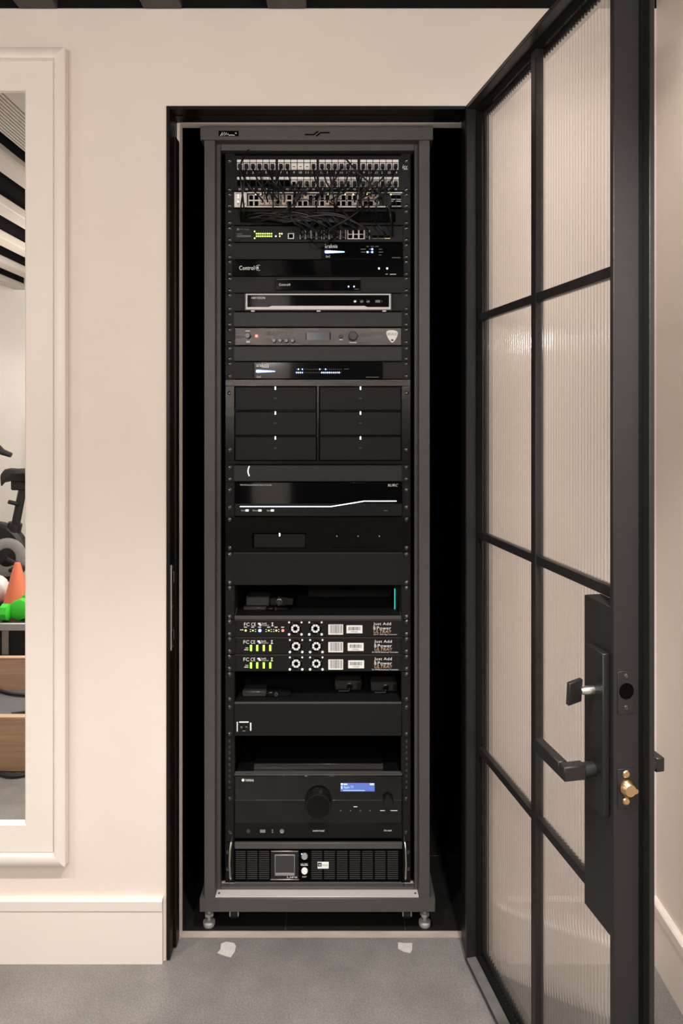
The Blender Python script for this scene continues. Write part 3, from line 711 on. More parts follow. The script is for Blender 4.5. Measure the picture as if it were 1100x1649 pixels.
# --- video recorder
t = dev('recorder_shelf_panel', 'charcoal shelf face behind the silver edged recorder', 'panel', 472.4, 501, (475.5, 497), m='face2')
chassis(t, 379, 473, 648, 500.6, .20)
t = thing('video_recorder', 'black video recorder with a bright silver border on its face', 'video recorder', (X(512, DP), YP, Z(500, DP)))
P(MB(), 393.8, 472.2, 631.2, 500, .0165, .0163, .001).build('case', M['rack'], t)
mb = MB(); f_ = .019
flat(mb, [(396, 473.4), (629, 473.4), (629, 475.2), (396, 475.2)], f_ - .0006, .002)
flat(mb, [(396, 475.3), (398.4, 475.3), (398.4, 494.6), (396, 494.6)], f_ - .0006, .002)
flat(mb, [(626.6, 475.3), (629, 475.3), (629, 494.6), (626.6, 494.6)], f_ - .0006, .002)
flat(mb, [(396, 494.7), (433, 494.7), (437.6, 492.8), (587, 492.8), (592, 494.7), (629, 494.7), (629, 498.6), (396, 498.6)], f_ - .0006, .002)
mb.build('silver_border', M['silverframe'], t)
mb = MB(); flat(mb, [(398.5, 475.3), (626.5, 475.3), (626.5, 494.6), (592, 494.6), (587, 492.7), (437.6, 492.7), (433, 494.6), (398.5, 494.6)], .0166, .0012); mb.build('front_window', M['gloss'], t)
mb = MB(); text(mb, 'HIKVISION', 404.8, 427.4, 478, 481.4, .018, .25); mb.build('logo', M['print'], t)
for x_ in (571.8, 582.6, 593): disc(MB(), x_, 485.2, 3.1, .0186, .0008, 16).build('button_ring', M['lcd'], t)
disc(MB(), 571.8, 485.2, 1.2, .0192, .0008, 10).build('power_light', M['warmwhite'], t)
mb = MB(); P(mb, 604.6, 483.2, 612.4, 487.2, .0184, .0006); P(mb, 614.6, 483.6, 615.2, 487, .0184, .0006); mb.build('socket', M['dimprint'], t)
for x_ in (407, 513, 619): P(MB(), x_ - 3, 500.1, x_ + 3, 501.6, .016, .012).build('foot', M['silver'], t)

# --- vented blanks
def vented(y0, y1, label):
    t = dev('vented_panel', label, 'vented panel', y0, y1)
    P(MB(), 377, y0 + 1.4, 647, y1 - 1.4, .0006, .0005, .0002).build('perforated_sheet', M['vent'], t); return t
vented(501.8, 527, 'perforated blank panel directly below the silver edged recorder')

# --- power amplifier with guitar pick logo
t = dev('power_amplifier', 'brushed dark amplifier with knobs and a white guitar pick emblem', 'amplifier', 527.4, 556.6, (531, 551), m='face2')
chassis(t, 379, 528, 646, 556, .28)
P(MB(), 378.4, 528, 646.4, 556, .006, .0059, .0008).build('front_plate', M['brush'], t)
for a, b_, y in ((395.4, 402.4, 532.8), (396.6, 399, 549.4), (399.6, 402.4, 549.4), (396.6, 399, 551.4), (399.6, 402.4, 551.4)): P(MB(), a, y - .5, b_, y + .5, .0064, .0003).build('caption_mark', M['print'], t)
def knob(px, py, r, f, h, label=None, m='semi', ring=False):
    D = DP - f; k_ = MB().lathe((X(px, D), YP - f, Z(py, D)), (0, -1, 0), [(r * D / F, 0), (r * D / F, h * .8), (r * D / F * .88, h)], 24).build('knob', M[m], t); return k_
knob(399.2, 541, 4.6, .006, .012)
glow(MB(), 413, 541, 4, 4, .0072, .0012).build('power_light', M['red'], t)
for x_ in (441.4, 451.4, 461.4, 471.4): knob(x_, 548.8, 3.2, .006, .010); P(MB(), x_ - 2.4, 553.4, x_ + 2.4, 554.1, .0064, .0003).build('caption_mark', M['dimprint'], t)
for x_ in (431.6, 441.4, 451.4, 461.4, 471.4):
    for y in (536, 539.4, 542.8): glow(MB(), x_, y, 1, 1, .0066, .0005).build('meter_light', M['dimprint'], t)
P(MB(), 493.4, 535.4, 531, 547.6, .0064, .0003).build('display', M['lcdblue'], t)
for x_ in (493, 531.8): P(MB(), x_ - .6, 535.8, x_ + .6, 547.4, .0072, .0011).build('display_edge', M['hole'], t)
knob(549.4, 541.4, 3.2, .006, .009); knob(568.6, 541.6, 7.2, .006, .013)
P(MB(), 546.4, 546.4, 552, 547.3, .0064, .0003).build('caption_mark', M['print'], t); P(MB(), 562.6, 551.2, 574.2, 552.2, .0064, .0003).build('caption_mark', M['print'], t)
pk = [(622.2, 534.6), (624.4, 532.6), (628, 531.9), (633.6, 531.9), (637.6, 532.6), (640.4, 534.8), (640.6, 537), (639.6, 541.5), (637, 546.6), (634, 550.4), (631.6, 552), (629.2, 550.4), (626, 546.4), (623.2, 541), (622.2, 537)]
e_ = flat(MB(), pk, .006, .0012).build('emblem', M['sticker'], t)
mb = MB(); text(mb, 'BEALE', 624.6, 638.6, 536, 539.8, .0073); mb.build('lettering', M['dimprint'], e_)
mb = MB(); flat(mb, [(629, 547.4), (632.4, 546.2), (634.4, 548), (631.6, 549.6)], .0072, .0004); mb.build('emblem_mark', M['darkprint'], e_)

vented(557, 582.2, 'perforated blank panel between the guitar pick amplifier and the blue lit switch')

# --- wide black switch with blue bar
t = dev('switch_shelf_panel', 'charcoal shelf face behind the black switch with rows of blue dots', 'panel', 582.6, 610.5, (586, 605.5), m='face2')
chassis(t, 379, 583.2, 648, 610, .20)
t = thing('lit_switch', 'glossy black switch with two rows of small blue lights', 'network switch', (X(512, DP), YP, Z(609, DP)))
P(MB(), 409, 583.4, 616, 609.8, .0105, .0103, .0008).build('front', M['gloss'], t)
mb = MB(); text(mb, 'araknis', 412.8, 433, 585, 590.8, .0106); P(mb, 422, 591, 433, 591.7, .0108, .0003); text(mb, 'OvrC', 413.4, 420.6, 605, 608.4, .0106); mb.build('logo', M['print'], t)
mb = MB(); flat(mb, [(412, 598), (412.8, 595.8), (415, 595.5), (442.6, 597.3), (443.4, 598), (442.6, 598.7), (415, 600.2), (412.8, 599.8)], .0106, .0012); mb.build('light_bar', M['blue'], t)
for r in range(2):
    for i in range(24):
        x_ = 477.6 + i * 3.12; on = r == 1 and (i < 4 or 12 < i < 23) or (r == 0 and i in (1, 3, 12, 15))
        glow(MB(), x_, (594.6, 600)[r], 1.7 if on else 1.1, 2 if on else 1.2, .0114, .0008).build('port_light', M['blue' if on and i % 3 == 0 else 'white' if on else 'dimprint'], t)
mb = MB(); P(mb, 589.4, 607, 610, 607.8, .0109, .0003); P(mb, 554, 594, 562, 594.5, .0109, .0003); mb.build('caption_marks', M['dimprint'], t)

# --- six amplifier modules in a frame
t = dev('module_frame', 'wide dark frame holding six flat amplifier modules', 'rack frame', 610.9, 748, (633, 724), m='face', faceplate=False)
mb = MB()
for a in ((363, 611.2, 661, 621.8), (363, 742, 661, 747.7), (363, 621.8, 377.4, 742), (647, 621.8, 661, 742), (510.2, 621.8, 513.8, 742), (377.4, 661.2, 510.2, 662.4), (513.8, 661.2, 647, 662.4), (377.4, 701.4, 510.2, 702.6), (513.8, 701.4, 647, 702.6)): P(mb, *a, 0, .003, .0005)
mb.build('frame_face', M['brush'], t)
chassis(t, 377.2, 620, 647.2, 744, .26, -.03)
pos = {(0, 0): 'top left', (1, 0): 'top right', (0, 1): 'middle left', (1, 1): 'middle right', (0, 2): 'bottom left', (1, 2): 'bottom right'}
for c in range(2):
    for r in range(3):
        a, b_ = ((378.4, 509.4), (514.6, 646.2))[c]; y0, y1 = ((622.8, 660.8), (662.9, 701), (703, 741.4))[r]
        m_ = thing('amplifier_module', 'flat black amplifier module with one white light, %s of the six in the frame' % pos[(c, r)], 'amplifier', (X((a + b_) / 2, DP), YP + .01, Z(y1, DP)), 'flat amplifier modules')
        P(MB(), a + .4, y0 + .4, b_ - .4, y1 - .4, .0012, .03, .0008).build('front', M['face'], m_)
        cx = a + (65 if c == 0 else 66)
        P(MB(), cx - 1, y0 - .2, cx + 1, y0 + 4.8, .0022, .0014, .0003).build('status_light', M['white'], m_)
        mb = MB(); cy = y0 + 18.6
        for s_ in (-1, 1): flat(mb, [(cx + s_ * .3, cy), (cx + s_ * 1.6, cy - 1.3), (cx + s_ * 1.6, cy + 1.3)], .0013, .0004)
        mb.build('play_mark', M['dimprint'], m_)
        for dx in (-34.5, 34.5): disc(MB(), cx + dx, cy, 1.1, .0014, .0004, 8).build('dot_mark', M['face2'], m_)
for a, b_, y in ((434, 468, 742.2),): pass

t = vented(748.4, 776, 'perforated blank panel with a blue glow at its left, above the lit controller')
mb = MB(); pts = [(401.6 - 2.2 * math.sin((i / 8) * PI), 750.6 + i * 2.0) for i in range(9)]
mb.tube([(X(a, DP - .0012), YP - .0012, Z(b, DP - .0012)) for a, b in pts], .0011, 6); mb.build('glowing_arc', M['white'], t)  # curved glowing line over the perforations

# --- network system controller with the white line
t = dev('system_controller', 'glossy black system controller with a long white light line rising right', 'controller', 776.4, 832, (789, 817), m='face')
chassis(t, 379, 777, 646, 831.6, .25)
P(MB(), 377.6, 776.8, 648, 831.4, .008, .0079, .001).build('front', M['gloss'], t)
P(MB(), 378.4, 811, 647.4, 830.8, .0088, .0007, .0003).build('lower_front', M['semi'], t)
mb = MB(); text(mb, 'MRX-30 Advanced Network System Controller', 387, 438, 779.8, 782.6, .0082); mb.build('lettering', M['print'], t)
mb = MB(); text(mb, 'URC', 628.4, 641, 779.2, 783.4, .0082, .3); text(mb, 'x', 624.6, 628, 779.4, 783.2, .0082); mb.build('logo', M['print'], t)
ln = [(386.6, 815.8), (533, 815.8), (587, 807), (638.6, 807)]
mb = MB(); mb.tube([(X(a, DP - .0092), YP - .0092, Z(b, DP - .0092)) for a, b in ln], .0012, 6); mb.build('light_line', M['white'], t)
for s_, a, b_ in (('Power', 388.6, 394.8), ('Ethernet', 407.2, 415.6), ('Status', 430, 435.6)):
    mb = MB(); text(mb, s_, a, b_, 820.8, 823.2, .009); mb.build('lettering', M['print'], t)
    P(MB(), b_ + .6, 820.6, b_ + 5.4, 823.4, .0094, .0008, .0003).build('status_light', M['white'], t)
mb = MB(); text(mb, 'Reset', 618.4, 624.4, 820.8, 823, .009); mb.build('lettering', M['dimprint'], t)

# --- brushed panel with disc slot
t = dev('disc_player_panel', 'brushed dark panel with a recessed rectangular slot at its left', 'panel', 832.4, 889, (836.5, 882.5), m='brush', faceplate=False)
mb = MB()
for a in ((363, 832.8, 661, 858), (363, 882.6, 661, 888.6), (363, 858, 405.8, 882.6), (492.4, 858, 661, 882.6)): P(mb, *a, 0, .003)
mb.build('faceplate', M['brush'], t); chassis(t, 378, 833.4, 647, 888.2, .2, -.015)
P(MB(), 405.4, 857.4, 493, 883, -.0032, .002).build('slot_back', M['hole'], t)
P(MB(), 409, 860, 491.4, 881.8, -.0006, .0024, .0005).build('slot_door', M['face'], t)
P(MB(), 449.2, 858.6, 451.2, 863.6, .0006, .0011, .0003).build('status_light', M['white'], t)
for x_ in (542.4, 576.8, 611): disc(MB(), x_, 863.4, 1.3, .0006, .0006, 8).build('dot_mark', M['dimprint'], t)
P(MB(), 535.6, 881.2, 619.4, 882.4, .0004, .0004).build('lower_slot', M['hole'], t)

# --- blank panel
t = dev('blank_panel', 'plain dark two unit blank panel with a bright top edge, above the open shelf', 'panel', 889.6, 942.6, (893, 938.6), m='face2')
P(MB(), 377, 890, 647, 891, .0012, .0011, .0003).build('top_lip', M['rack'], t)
P(MB(), 376.6, 904.6, 647.4, 941.4, .0008, .0007, .0003).build('lower_field', M['face2'], t)

# --- open shelf and what lies on it
def shelf(y0, y1, ylip, label, depth=.34):
    t = thing('rack_shelf', label, 'shelf', (X(512, DP), YP + .1, Z(y1, DP)))
    for a, b_ in ((363, 377.6), (646.6, 661)): P(MB(), a, y0 + .3, b_, y1 - .3, 0, .003, .0005).build('ear', M['face2'], t)
    P(MB(), 377.8, ylip, 646.4, y1 - .3, .0, .0014, .0004).build('front_lip', M['rack'], t)
    z = Z(ylip, DP)
    MB().box(X(377.8, DP), X(646.4, DP), YP + .0016, YP + depth, z - .0016, z).build('tray', M['rackdark'], t)
    for px in (377.8, 645.9): MB().box(X(px, DP), X(px + .5, DP), YP + .0032, YP + depth, z + .0002, Z(y0 + 1, DP)).build('side_wall', M['rackdark'], t)
    for px in (378.5, 645.7):
        s_ = 1 if px < 500 else -1
        MB().prism([(X(px, DP), YP + .0002, z), (X(px, DP), YP + .0002 + .03, z), (X(px, DP), YP + .03, z + .014)], (s_ * .0015, 0, 0)).build('gusset', M['rack'], t)
    for y in (y0 + 4.2, y1 - 4): 
        for px in (369.3, 655.2): screw_at(t, px, y)
    return t, z
sh1, z1 = shelf(943, 997.6, 991.4, 'open rack shelf with two black power adapters and a teal light')
def onshelf(px0, px1, py_top, D, z):
    return X(px0, D), X(px1, D), D - DW, Z(py_top, D)
def adapter(name, label, px0, px1, py_top, D, z, plug, lift=0, top=None, dep=.05, m='semi'):
    x0, x1, y0, zt = onshelf(px0, px1, py_top, D, z)
    t = thing(name, label, 'power adapter', ((x0 + x1) / 2, y0 + dep / 2, z + lift))
    xm = x0 + (x1 - x0) * .49
    MB().box(x0, xm, y0, y0 + dep, z + lift + .0003, zt, .0025).build('body', M['lcd'], t)
    MB().box(xm + .0004, x0 + (x1 - x0) * .66, y0 - .002, y0 + dep * .8, z + lift + .0003, zt - .001, .003).build('collar', M[m], t)
    MB().prism([(x0 + (x1 - x0) * .665, y0, z + lift + .0006), (x1 - .004, y0, z + lift + .004), (x1, y0, zt - .006), (x0 + (x1 - x0) * .95, y0, zt - .004), (x0 + (x1 - x0) * .665, y0, zt)], (0, dep * .6, 0)).build('plug_end', M[m], t)
    xc = x0 + (x1 - x0) * .7; r = (zt - z - lift) * .36
    MB().lathe((xc, y0 - .0022, (zt + z + lift) / 2), (0, -1, 0), [(r, 0), (r, .003), (r * .7, .004), (r * .45, .002)], 16).build('round_socket', M['lcd'], t)
    return t
D_ = 1.885; zz = z1
a1 = adapter('power_adapter', 'lower of two black power adapters stacked on the upper shelf', 391.5, 467, 977.6, D_, z1, True)
h1 = Z(977.6, D_)
a2 = adapter('power_adapter', 'upper of two black power adapters stacked on the upper shelf', 396, 473, 961, 1.893, z1, True, lift=h1 - z1 + .0002)
D_ = 2.02
x0, x1 = X(496, D_), X(630, D_)
t = thing('set_top_box', 'dark box standing deep on the upper shelf beside the teal light', 'media box', ((x0 + x1) / 2, D_ - DW + .08, z1))
MB().box(x0, x1, D_ - DW, D_ - DW + .16, z1 + .0003, z1 + .068, .002).build('case', M['face'], t)
MB().box(X(548, D_), X(571, D_), D_ - DW - .001, D_ - DW - .0002, z1 + .022, z1 + .030).build('front_recess', M['hole'], t)
t = thing('teal_lit_device', 'slim black upright device with a glowing teal edge at the shelf right end', 'media device', (X(640, 1.90), 1.95 - DW, z1))
MB().box(X(637.4, 1.90), X(643.8, 1.90), 1.90 - DW, 1.99 - DW, z1 + .0003, z1 + .070, .002).build('case', M['semi'], t)
MB().box(X(635.2, 1.898), X(636.6, 1.898), 1.898 - DW, 1.903 - DW, Z(981, 1.90), Z(948, 1.90), .0005).build('edge_light', M['teal'], t)
MB().box(X(644.2, 1.898), X(645.4, 1.898), 1.895 - DW, 1.900 - DW, Z(980, 1.90), Z(949, 1.90), .0005).build('edge_light', M['teal'], t)

# --- three transmitter racks
def transmitter(y0, y1, label, first, cap, dx):
    t = dev('video_transmitter', label, 'video transmitter', y0, y1, (y0 + 3.6, y1 - 4.4), m='face2', group='video transmitters with paired fans')
    chassis(t, 381, y0 + .5, 646, y1 - .5, .2)
    P(MB(), 379.5, y0 + .6, 646, y1 - .7, .003, .0029, .0006).build('front_plate', M['face2'], t)
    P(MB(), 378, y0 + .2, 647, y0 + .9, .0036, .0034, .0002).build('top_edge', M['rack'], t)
    mb = MB(); yo = y0 + 4.6
    text(mb, 'FC', 393 + dx, 402 + dx, yo, yo + 5.6, .0031); text(mb, 'CE', 404.6 + dx, 412 + dx, yo, yo + 5.6, .0031)
    P(mb, 415.4 + dx, yo + .4, 420 + dx, yo + 3, .0034, .0003); P(mb, 417.4 + dx, yo + 3.2, 421.2 + dx, yo + 5.2, .0034, .0003)
    text(mb, 'RoHS', 422.2 + dx, 429.4 + dx, yo, yo + 2.8, .0031); text(mb, 'Compliant', 422.2 + dx, 433.4 + dx, yo + 3.2, yo + 5.8, .0031)
    P(mb, 437 + dx, yo + 5.2, 440.6 + dx, yo + 5.9, .0034, .0003)
    flat(mb, [(437 + dx, yo), (440.4 + dx, yo), (438.9 + dx, yo + 2.4), (440.2 + dx, yo + 4.6), (437.2 + dx, yo + 4.6), (438.5 + dx, yo + 2.4)], .0031, .0004)
    yl = y0 + 17
    if first:
        for x_ in (395.5, 407, 418, 432.6, 444.6, 455.2): P(mb, x_ - 2.4, yl - 5.6, x_ + 2.4, yl - 4.3, .0034, .0003)
        P(mb, 386.6, yl - 1.2, 392, yl, .0034, .0003)
        for x_ in (403.4, 411.4, 428.6, 436.8, 441, 449):
            P(mb, x_ - 1, yl - 1.6, x_ + 1, yl - .6, .0034, .0003); P(mb, x_ - 1, yl + 1.6, x_ + 1, yl + 2.6, .0034, .0003)
    else:
        P(mb, 395, yl - .4, 400, yl + .5, .0034, .0003); P(mb, 393.4, yl + 2.4, 400, yl + 3.5, .0034, .0003)
    mb.build('lettering', M['print'], t)
    if first:
        for x_, m_, w_ in ((395.6, 'lime', 3.2), (407.2, 'lime', 2.6), (418.4, 'blue', 5), (432.8, 'lime', 2.6), (445, 'amber', 3), (455.4, 'red', 4.4)):
            disc(MB(), x_, yl + .6, w_ / 2, .0044, .0014, 10).build('status_light', M[m_], t)
    else:
        for x_ in (404.2, 414.2, 424.8, 435.2): P(MB(), x_ - 1.6, yl - 4.6, x_ + 1.6, yl + 5, .0044, .0014, .0005).build('status_light', M['ledgreen'], t)
    for cx in ((475.6 + dx * -1.0, 508 - dx) if first else (476.8, 509.4)):
        cy = y0 + 14.2
        fan = MB(); disc(fan, cx, cy, 9.6, .0034, .0004, 24); fan = fan.build('fan_vent', M['hole'], t)
        mb = MB(); D = DP - .0038
        for k in range(8):
            a0 = k * PI / 4 + .08; a1 = a0 + PI / 4 - .16
            ring = [(cx + 3.6 * math.cos(a), cy + 3.6 * math.sin(a)) for a in (a0, (a0 + a1) / 2, a1)] + [(cx + 6.8 * math.cos(a), cy + 6.8 * math.sin(a)) for a in (a1, (a0 + a1) / 2, a0)]
            flat(mb, ring, .0036, .0006)
        mb.build('fan_slots', M['sticker'], fan)
        disc(MB(), cx, cy, 3.0, .0046, .0010, 12).build('fan_hub', M['hole'], fan)
        for k in range(8):
            a = k * PI / 4 + .2; flat(MB(), [(cx + 8 * math.cos(a), cy + 8 * math.sin(a)), (cx + 9.4 * math.cos(a + .1), cy + 9.4 * math.sin(a + .1)), (cx + 9.2 * math.cos(a + .22), cy + 9.2 * math.sin(a + .22))], .0036, .0005).build('guard_tip', M['dimprint'], fan) if k % 2 else None
        for sx_ in (-1, 1):
            for sz_ in (-1, 1):
                disc(MB(), cx + sx_ * 10, cy + (9.6 if sz_ > 0 else -9.8), 2.1 if sz_ > 0 else 1.6, .0042, .0011, 12).build('fan_screw', M['sticker'], t)
    def barcode(x0, y0_, x1, y1_, bx0, by0, bx1, by1, n, sd):
        s_ = P(MB(), x0, y0_, x1, y1_, .0036, .0005).build('barcode_label', M['sticker'], t)
        rnd = random.Random(sd); mb = MB(); x = bx0
        while x < bx1 - .4:
            w_ = rnd.choice((.35, .35, .6, .9)); P(mb, x, by0, min(x + w_, bx1), by1, .0039, .0002); x += w_ + rnd.choice((.4, .5, .9))
        mb.build('barcode', M['darkprint'], s_); return s_
    barcode(528.8, y0 + 7.6, 552.6, y0 + 24, 531.4, y0 + 8.4, 551, y0 + 22, 20, 3)
    sx = 558 if first else 560
    sx += 0 if cap != 2 else .8
    s_ = barcode(sx, y0 + 9, sx + 25.6, y0 + 21.8, sx + 3, y0 + 11.4, sx + 22.4, y0 + 17, 20, 8)
    mb = MB(); text(mb, '1747065', sx + 7, sx + 18, y0 + 18.4, y0 + 20.4, .004); mb.build('lettering', M['darkprint'], s_)
    ox = 0 if first else 1.4
    mb = MB(); text(mb, 'Just Add', 601.4 + ox, 629.6 + ox, y0 + 4.2, y0 + 10, .0031); text(mb, 'Power', 607 + ox, 629.8 + ox, y0 + 10.8, y0 + 16, .0031); text(mb, 'B', 601.6 + ox, 605 + ox, y0 + 10.8, y0 + 16, .0031)
    if first: text(mb, '3G+4+ 759D Mag Transmitter', 601.6, 639.6, y0 + 22.6, y0 + 25, .0031)
    else: text(mb, '3G 747POE Rackmount Transmitter', 599, 641.6, y0 + 22.6, y0 + 24.8, .0031)
    mb.build('lettering', M['print'], t)
    mb = MB(); text(mb, 'ULTRA!!', 601.8 + ox, 629.8 + ox, y0 + 16.6, y0 + 21.4, .0031, .25); mb.build('accent_lettering', M['goldprint'], t)
    return t
transmitter(998, 1026, 'black video transmitter with a bright blue and a red light, topmost of three', True, 0, 0)
transmitter(1026.4, 1054, 'black video transmitter with four green lights, middle of three', False, 1, -.9)
transmitter(1054.4, 1081.6, 'black video transmitter with four green lights, lowest of three', False, 2, -.9)

# --- drawer with outlet and things lying on it
t = dev('power_conditioner', 'plain dark two unit power unit with a single outlet at its left', 'power unit', 1130.4, 1186, (1139, 1182), m='face2', faceplate=False)
P(MB(), 363, 1130.8, 376.6, 1185.4, 0, .003, .0005).build('ear', M['face2'], t); P(MB(), 647.6, 1130.8, 661, 1185.4, 0, .003, .0005).build('ear', M['face2'], t)
P(MB(), 377.2, 1130.8, 647, 1185.2, .003, .0055, .0008).build('front_plate', M['face2'], t)
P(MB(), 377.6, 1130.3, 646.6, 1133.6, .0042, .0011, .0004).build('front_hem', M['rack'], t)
P(MB(), 377.6, 1152.6, 646.6, 1184.8, .0036, .0005, .0002).build('lower_field', M['rack'], t) if False else None
zc = Z(1131.4, DP)
MB().box(X(378, DP), X(646, DP), YP + .0027, YP + .34, Z(1184.6, DP), zc, .0006).build('chassis', M['rackdark'], t)
for a, b_ in ((363, 377.4), (646.8, 661)): P(MB(), a, 1082.2, b_, 1130.1, 0, .003, .0005).build('ear_extension', M['face2'], t)
o_ = P(MB(), 384.4, 1162.2, 402, 1179.4, .0042, .0012, .0005).build('outlet', M['semi'], t)
mb = MB()
for a in ((381.2, 1162.6, 383, 1178.2), (385, 1162, 400.4, 1164), (402.6, 1164, 404.8, 1177)): P(mb, *a, .0048, .0012, .0003)
mb.build('outlet_outline', M['sticker'], o_)
mb = MB(); P(mb, 387.6, 1169.6, 390.2, 1172.4, .0046, .0003); P(mb, 395.6, 1169.4, 398, 1171.6, .0046, .0003); P(mb, 390.6, 1176.2, 395, 1177.8, .0046, .0003); mb.build('outlet_contact', M['steel'], o_)
mb = MB(); P(mb, 388, 1165.8, 389.8, 1169.4, .0046, .0003); P(mb, 395.8, 1165.8, 397.6, 1169.2, .0046, .0003); P(mb, 391, 1173.4, 394.6, 1176, .0046, .0003); mb.build('outlet_hole', M['hole'], o_)
for y in (1086, 1126):
    for px in (369.3, 655.2): screw_at(t, px, y)
adapter('power_adapter', 'black power adapter lying alone on top of the power unit', 390, 468.5, 1113, 1.875, zc, True)
for px0, px1, D_, lb in ((539.4, 582, 1.92, 'small dark converter box with a brownish face, left of two on the power unit'), (597.4, 640, 1.91, 'small dark converter box with a greyish face, right of two on the power unit')):
    x0, x1 = X(px0, D_), X(px1, D_)
    t = thing('converter_box', lb, 'converter', ((x0 + x1) / 2, D_ - DW + .02, zc), 'small converter boxes')
    h_ = .026
    MB().box(x0, x1, D_ - DW, D_ - DW + .045, zc + .0003, zc + h_, .003).build('case', M['lcd'], t)
    xc = (x0 + x1) / 2 + .004
    MB().lathe((xc, D_ - DW - .0002, zc + h_ * .48), (0, -1, 0), [(.0085, 0), (.0085, .002), (.006, .003), (.004, .001)], 16).build('round_socket', M['semi'], t)
    MB().tube([(xc, D_ - DW - .002, zc + h_ * .45), (xc - .001, D_ - DW - .010, zc + h_ * .35), (xc - .002, D_ - DW - .012, zc + .0035), (xc - .03, D_ - DW - .012, zc + .0030)], .0024, 7).build('lead', M['cable'], t)
    MB().box(x1 - .012, x1 - .002, D_ - DW - .0008, D_ - DW - .0002, zc + .004, zc + h_ - .004).build('side_cap', M['face2'], t)

# --- AV receiver
t = thing('av_receiver', 'large glossy black receiver with a big round volume knob and blue display', 'receiver', (X(512, DP), YP + .15, Z(1351, DP)))
yr = Z(1248.6, DP)
P(MB(), 377.6, 1249, 647.6, 1350.6, .005, .02, .002).build('front_upper', M['semi'], t)
P(MB(), 378.4, 1250, 647, 1289.4, .0062, .0011, .0004).build('front_gloss', M['gloss'], t)
P(MB(), 378.4, 1288.4, 647, 1289.4, .0068, .0016, .0003).build('front_line', M['lcd'], t)
P(MB(), 378, 1326, 647.4, 1349.8, .0064, .0013, .0005).build('lower_flap', M['face'], t)
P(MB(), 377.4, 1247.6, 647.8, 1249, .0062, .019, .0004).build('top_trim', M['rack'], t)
MB().box(X(378, DP), X(647, DP), YP + .0152, YP + .36, Z(1350, DP), Z(1249, DP), .001).build('chassis', M['semi'], t)
MB().box(X(409, 1.872), X(617, 1.872), 1.8745 - DW, 1.872 - DW + .28, Z(1249, DP) + .0002, Z(1230, 1.872), .001).build('vent_cover', M['hole'], t)
MB().box(X(409, 1.872), X(617, 1.872), 1.872 - DW, 1.874 - DW, Z(1249, DP) + .0002, Z(1230, 1.872), .0004).build('vent_cover_edge', M['lcd'], t)
for a, b_, s_ in ((364.4, 376.2, -1), (648.8, 660.6, 1)):
    e_ = P(MB(), a, 1273, b_, 1355, 0, .003, .0005).build('ear', M['face2'], t)
    for y in (1286, 1340): screw_at(t, (a + b_) / 2 - .5, y)
D = DP - .0064; xk, zk = X(512.6, D), Z(1292, D); rk = 21.6 * D / F
k_ = MB().lathe((xk, YP - .0064, zk), (0, -1, 0), [(rk * 1.06, 0), (rk * 1.06, .002), (rk * .98, .002), (rk * .97, .020), (rk * .93, .0225), (rk * .88, .0225)], 40).build('volume_knob', M['semi'], t)
MB().lathe((xk, YP - .0289, zk), (0, -1, 0), [(rk * .86, 0), (rk * .86, .0006), (rk * .8, .0009)], 36).build('knob_face', M['brush'], k_)
knob(625, 1287.6, 8.2, .0064, .015)
P(MB(), 548.4, 1261, 603.4, 1274.4, .0066, .0006).build('display', M['display'], t)
mb = MB(); text(mb, 'Apple TV', 553.4, 569.4, 1265.4, 1270.6, .0068); P(mb, 549, 1261.4, 552.4, 1264.4, .007, .0003); P(mb, 553.4, 1262, 559.4, 1264.2, .007, .0003); P(mb, 595.6, 1261.6, 602.4, 1264.4, .007, .0003); P(mb, 549.4, 1266, 551.6, 1270.4, .007, .0003); P(mb, 552.4, 1272.6, 587.4, 1273.6, .007, .0003); mb.build('display_text', M['displaytext'], t)
mb = MB(); text(mb, 'YAMAHA', 394.8, 408.8, 1254.4, 1258.4, .0064); disc(mb, 391.4, 1256.4, 2.3, .0068, .0004, 12); text(mb, 'AVENTAGE', 503, 522.6, 1336.6, 1339, .0066, .3); text(mb, 'RX-A6A', 618.6, 631, 1336, 1338.6, .0066)
for a, b_, y in ((569.6, 575.4, 1299.2), (612.4, 620, 1305.4), (628.4, 640, 1305.4)): P(mb, a, y - .5, b_, y + .5, .0068, .0003)
mb.build('lettering', M['print'], t)
for x_ in (548.8, 564.6, 580.4, 596): disc(MB(), x_, 1305.6, .9, .0068, .0006, 8).build('button_mark', M['dimprint'], t)
disc(MB(), 400, 1338.6, 3.4, .0072, .0008, 16).build('headphone_socket', M['lcd'], t)
P(MB(), 418.8, 1336.4, 427.4, 1341, .0072, .0008).build('usb_socket', M['dimprint'], t)
for y in (1337, 1340.4): disc(MB(), 438.8, y, 1.2, .0072, .0008, 8).build('button_mark', M['dimprint'], t)
MB().lathe((X(454, DP - .0072), YP - .0066, Z(1338.6, DP - .0072)), (0, -1, 0), [(.0056, 0), (.0056, .0012), (.0034, .0012), (.003, .0002)], 18).build('jack_socket', M['steel'], t)

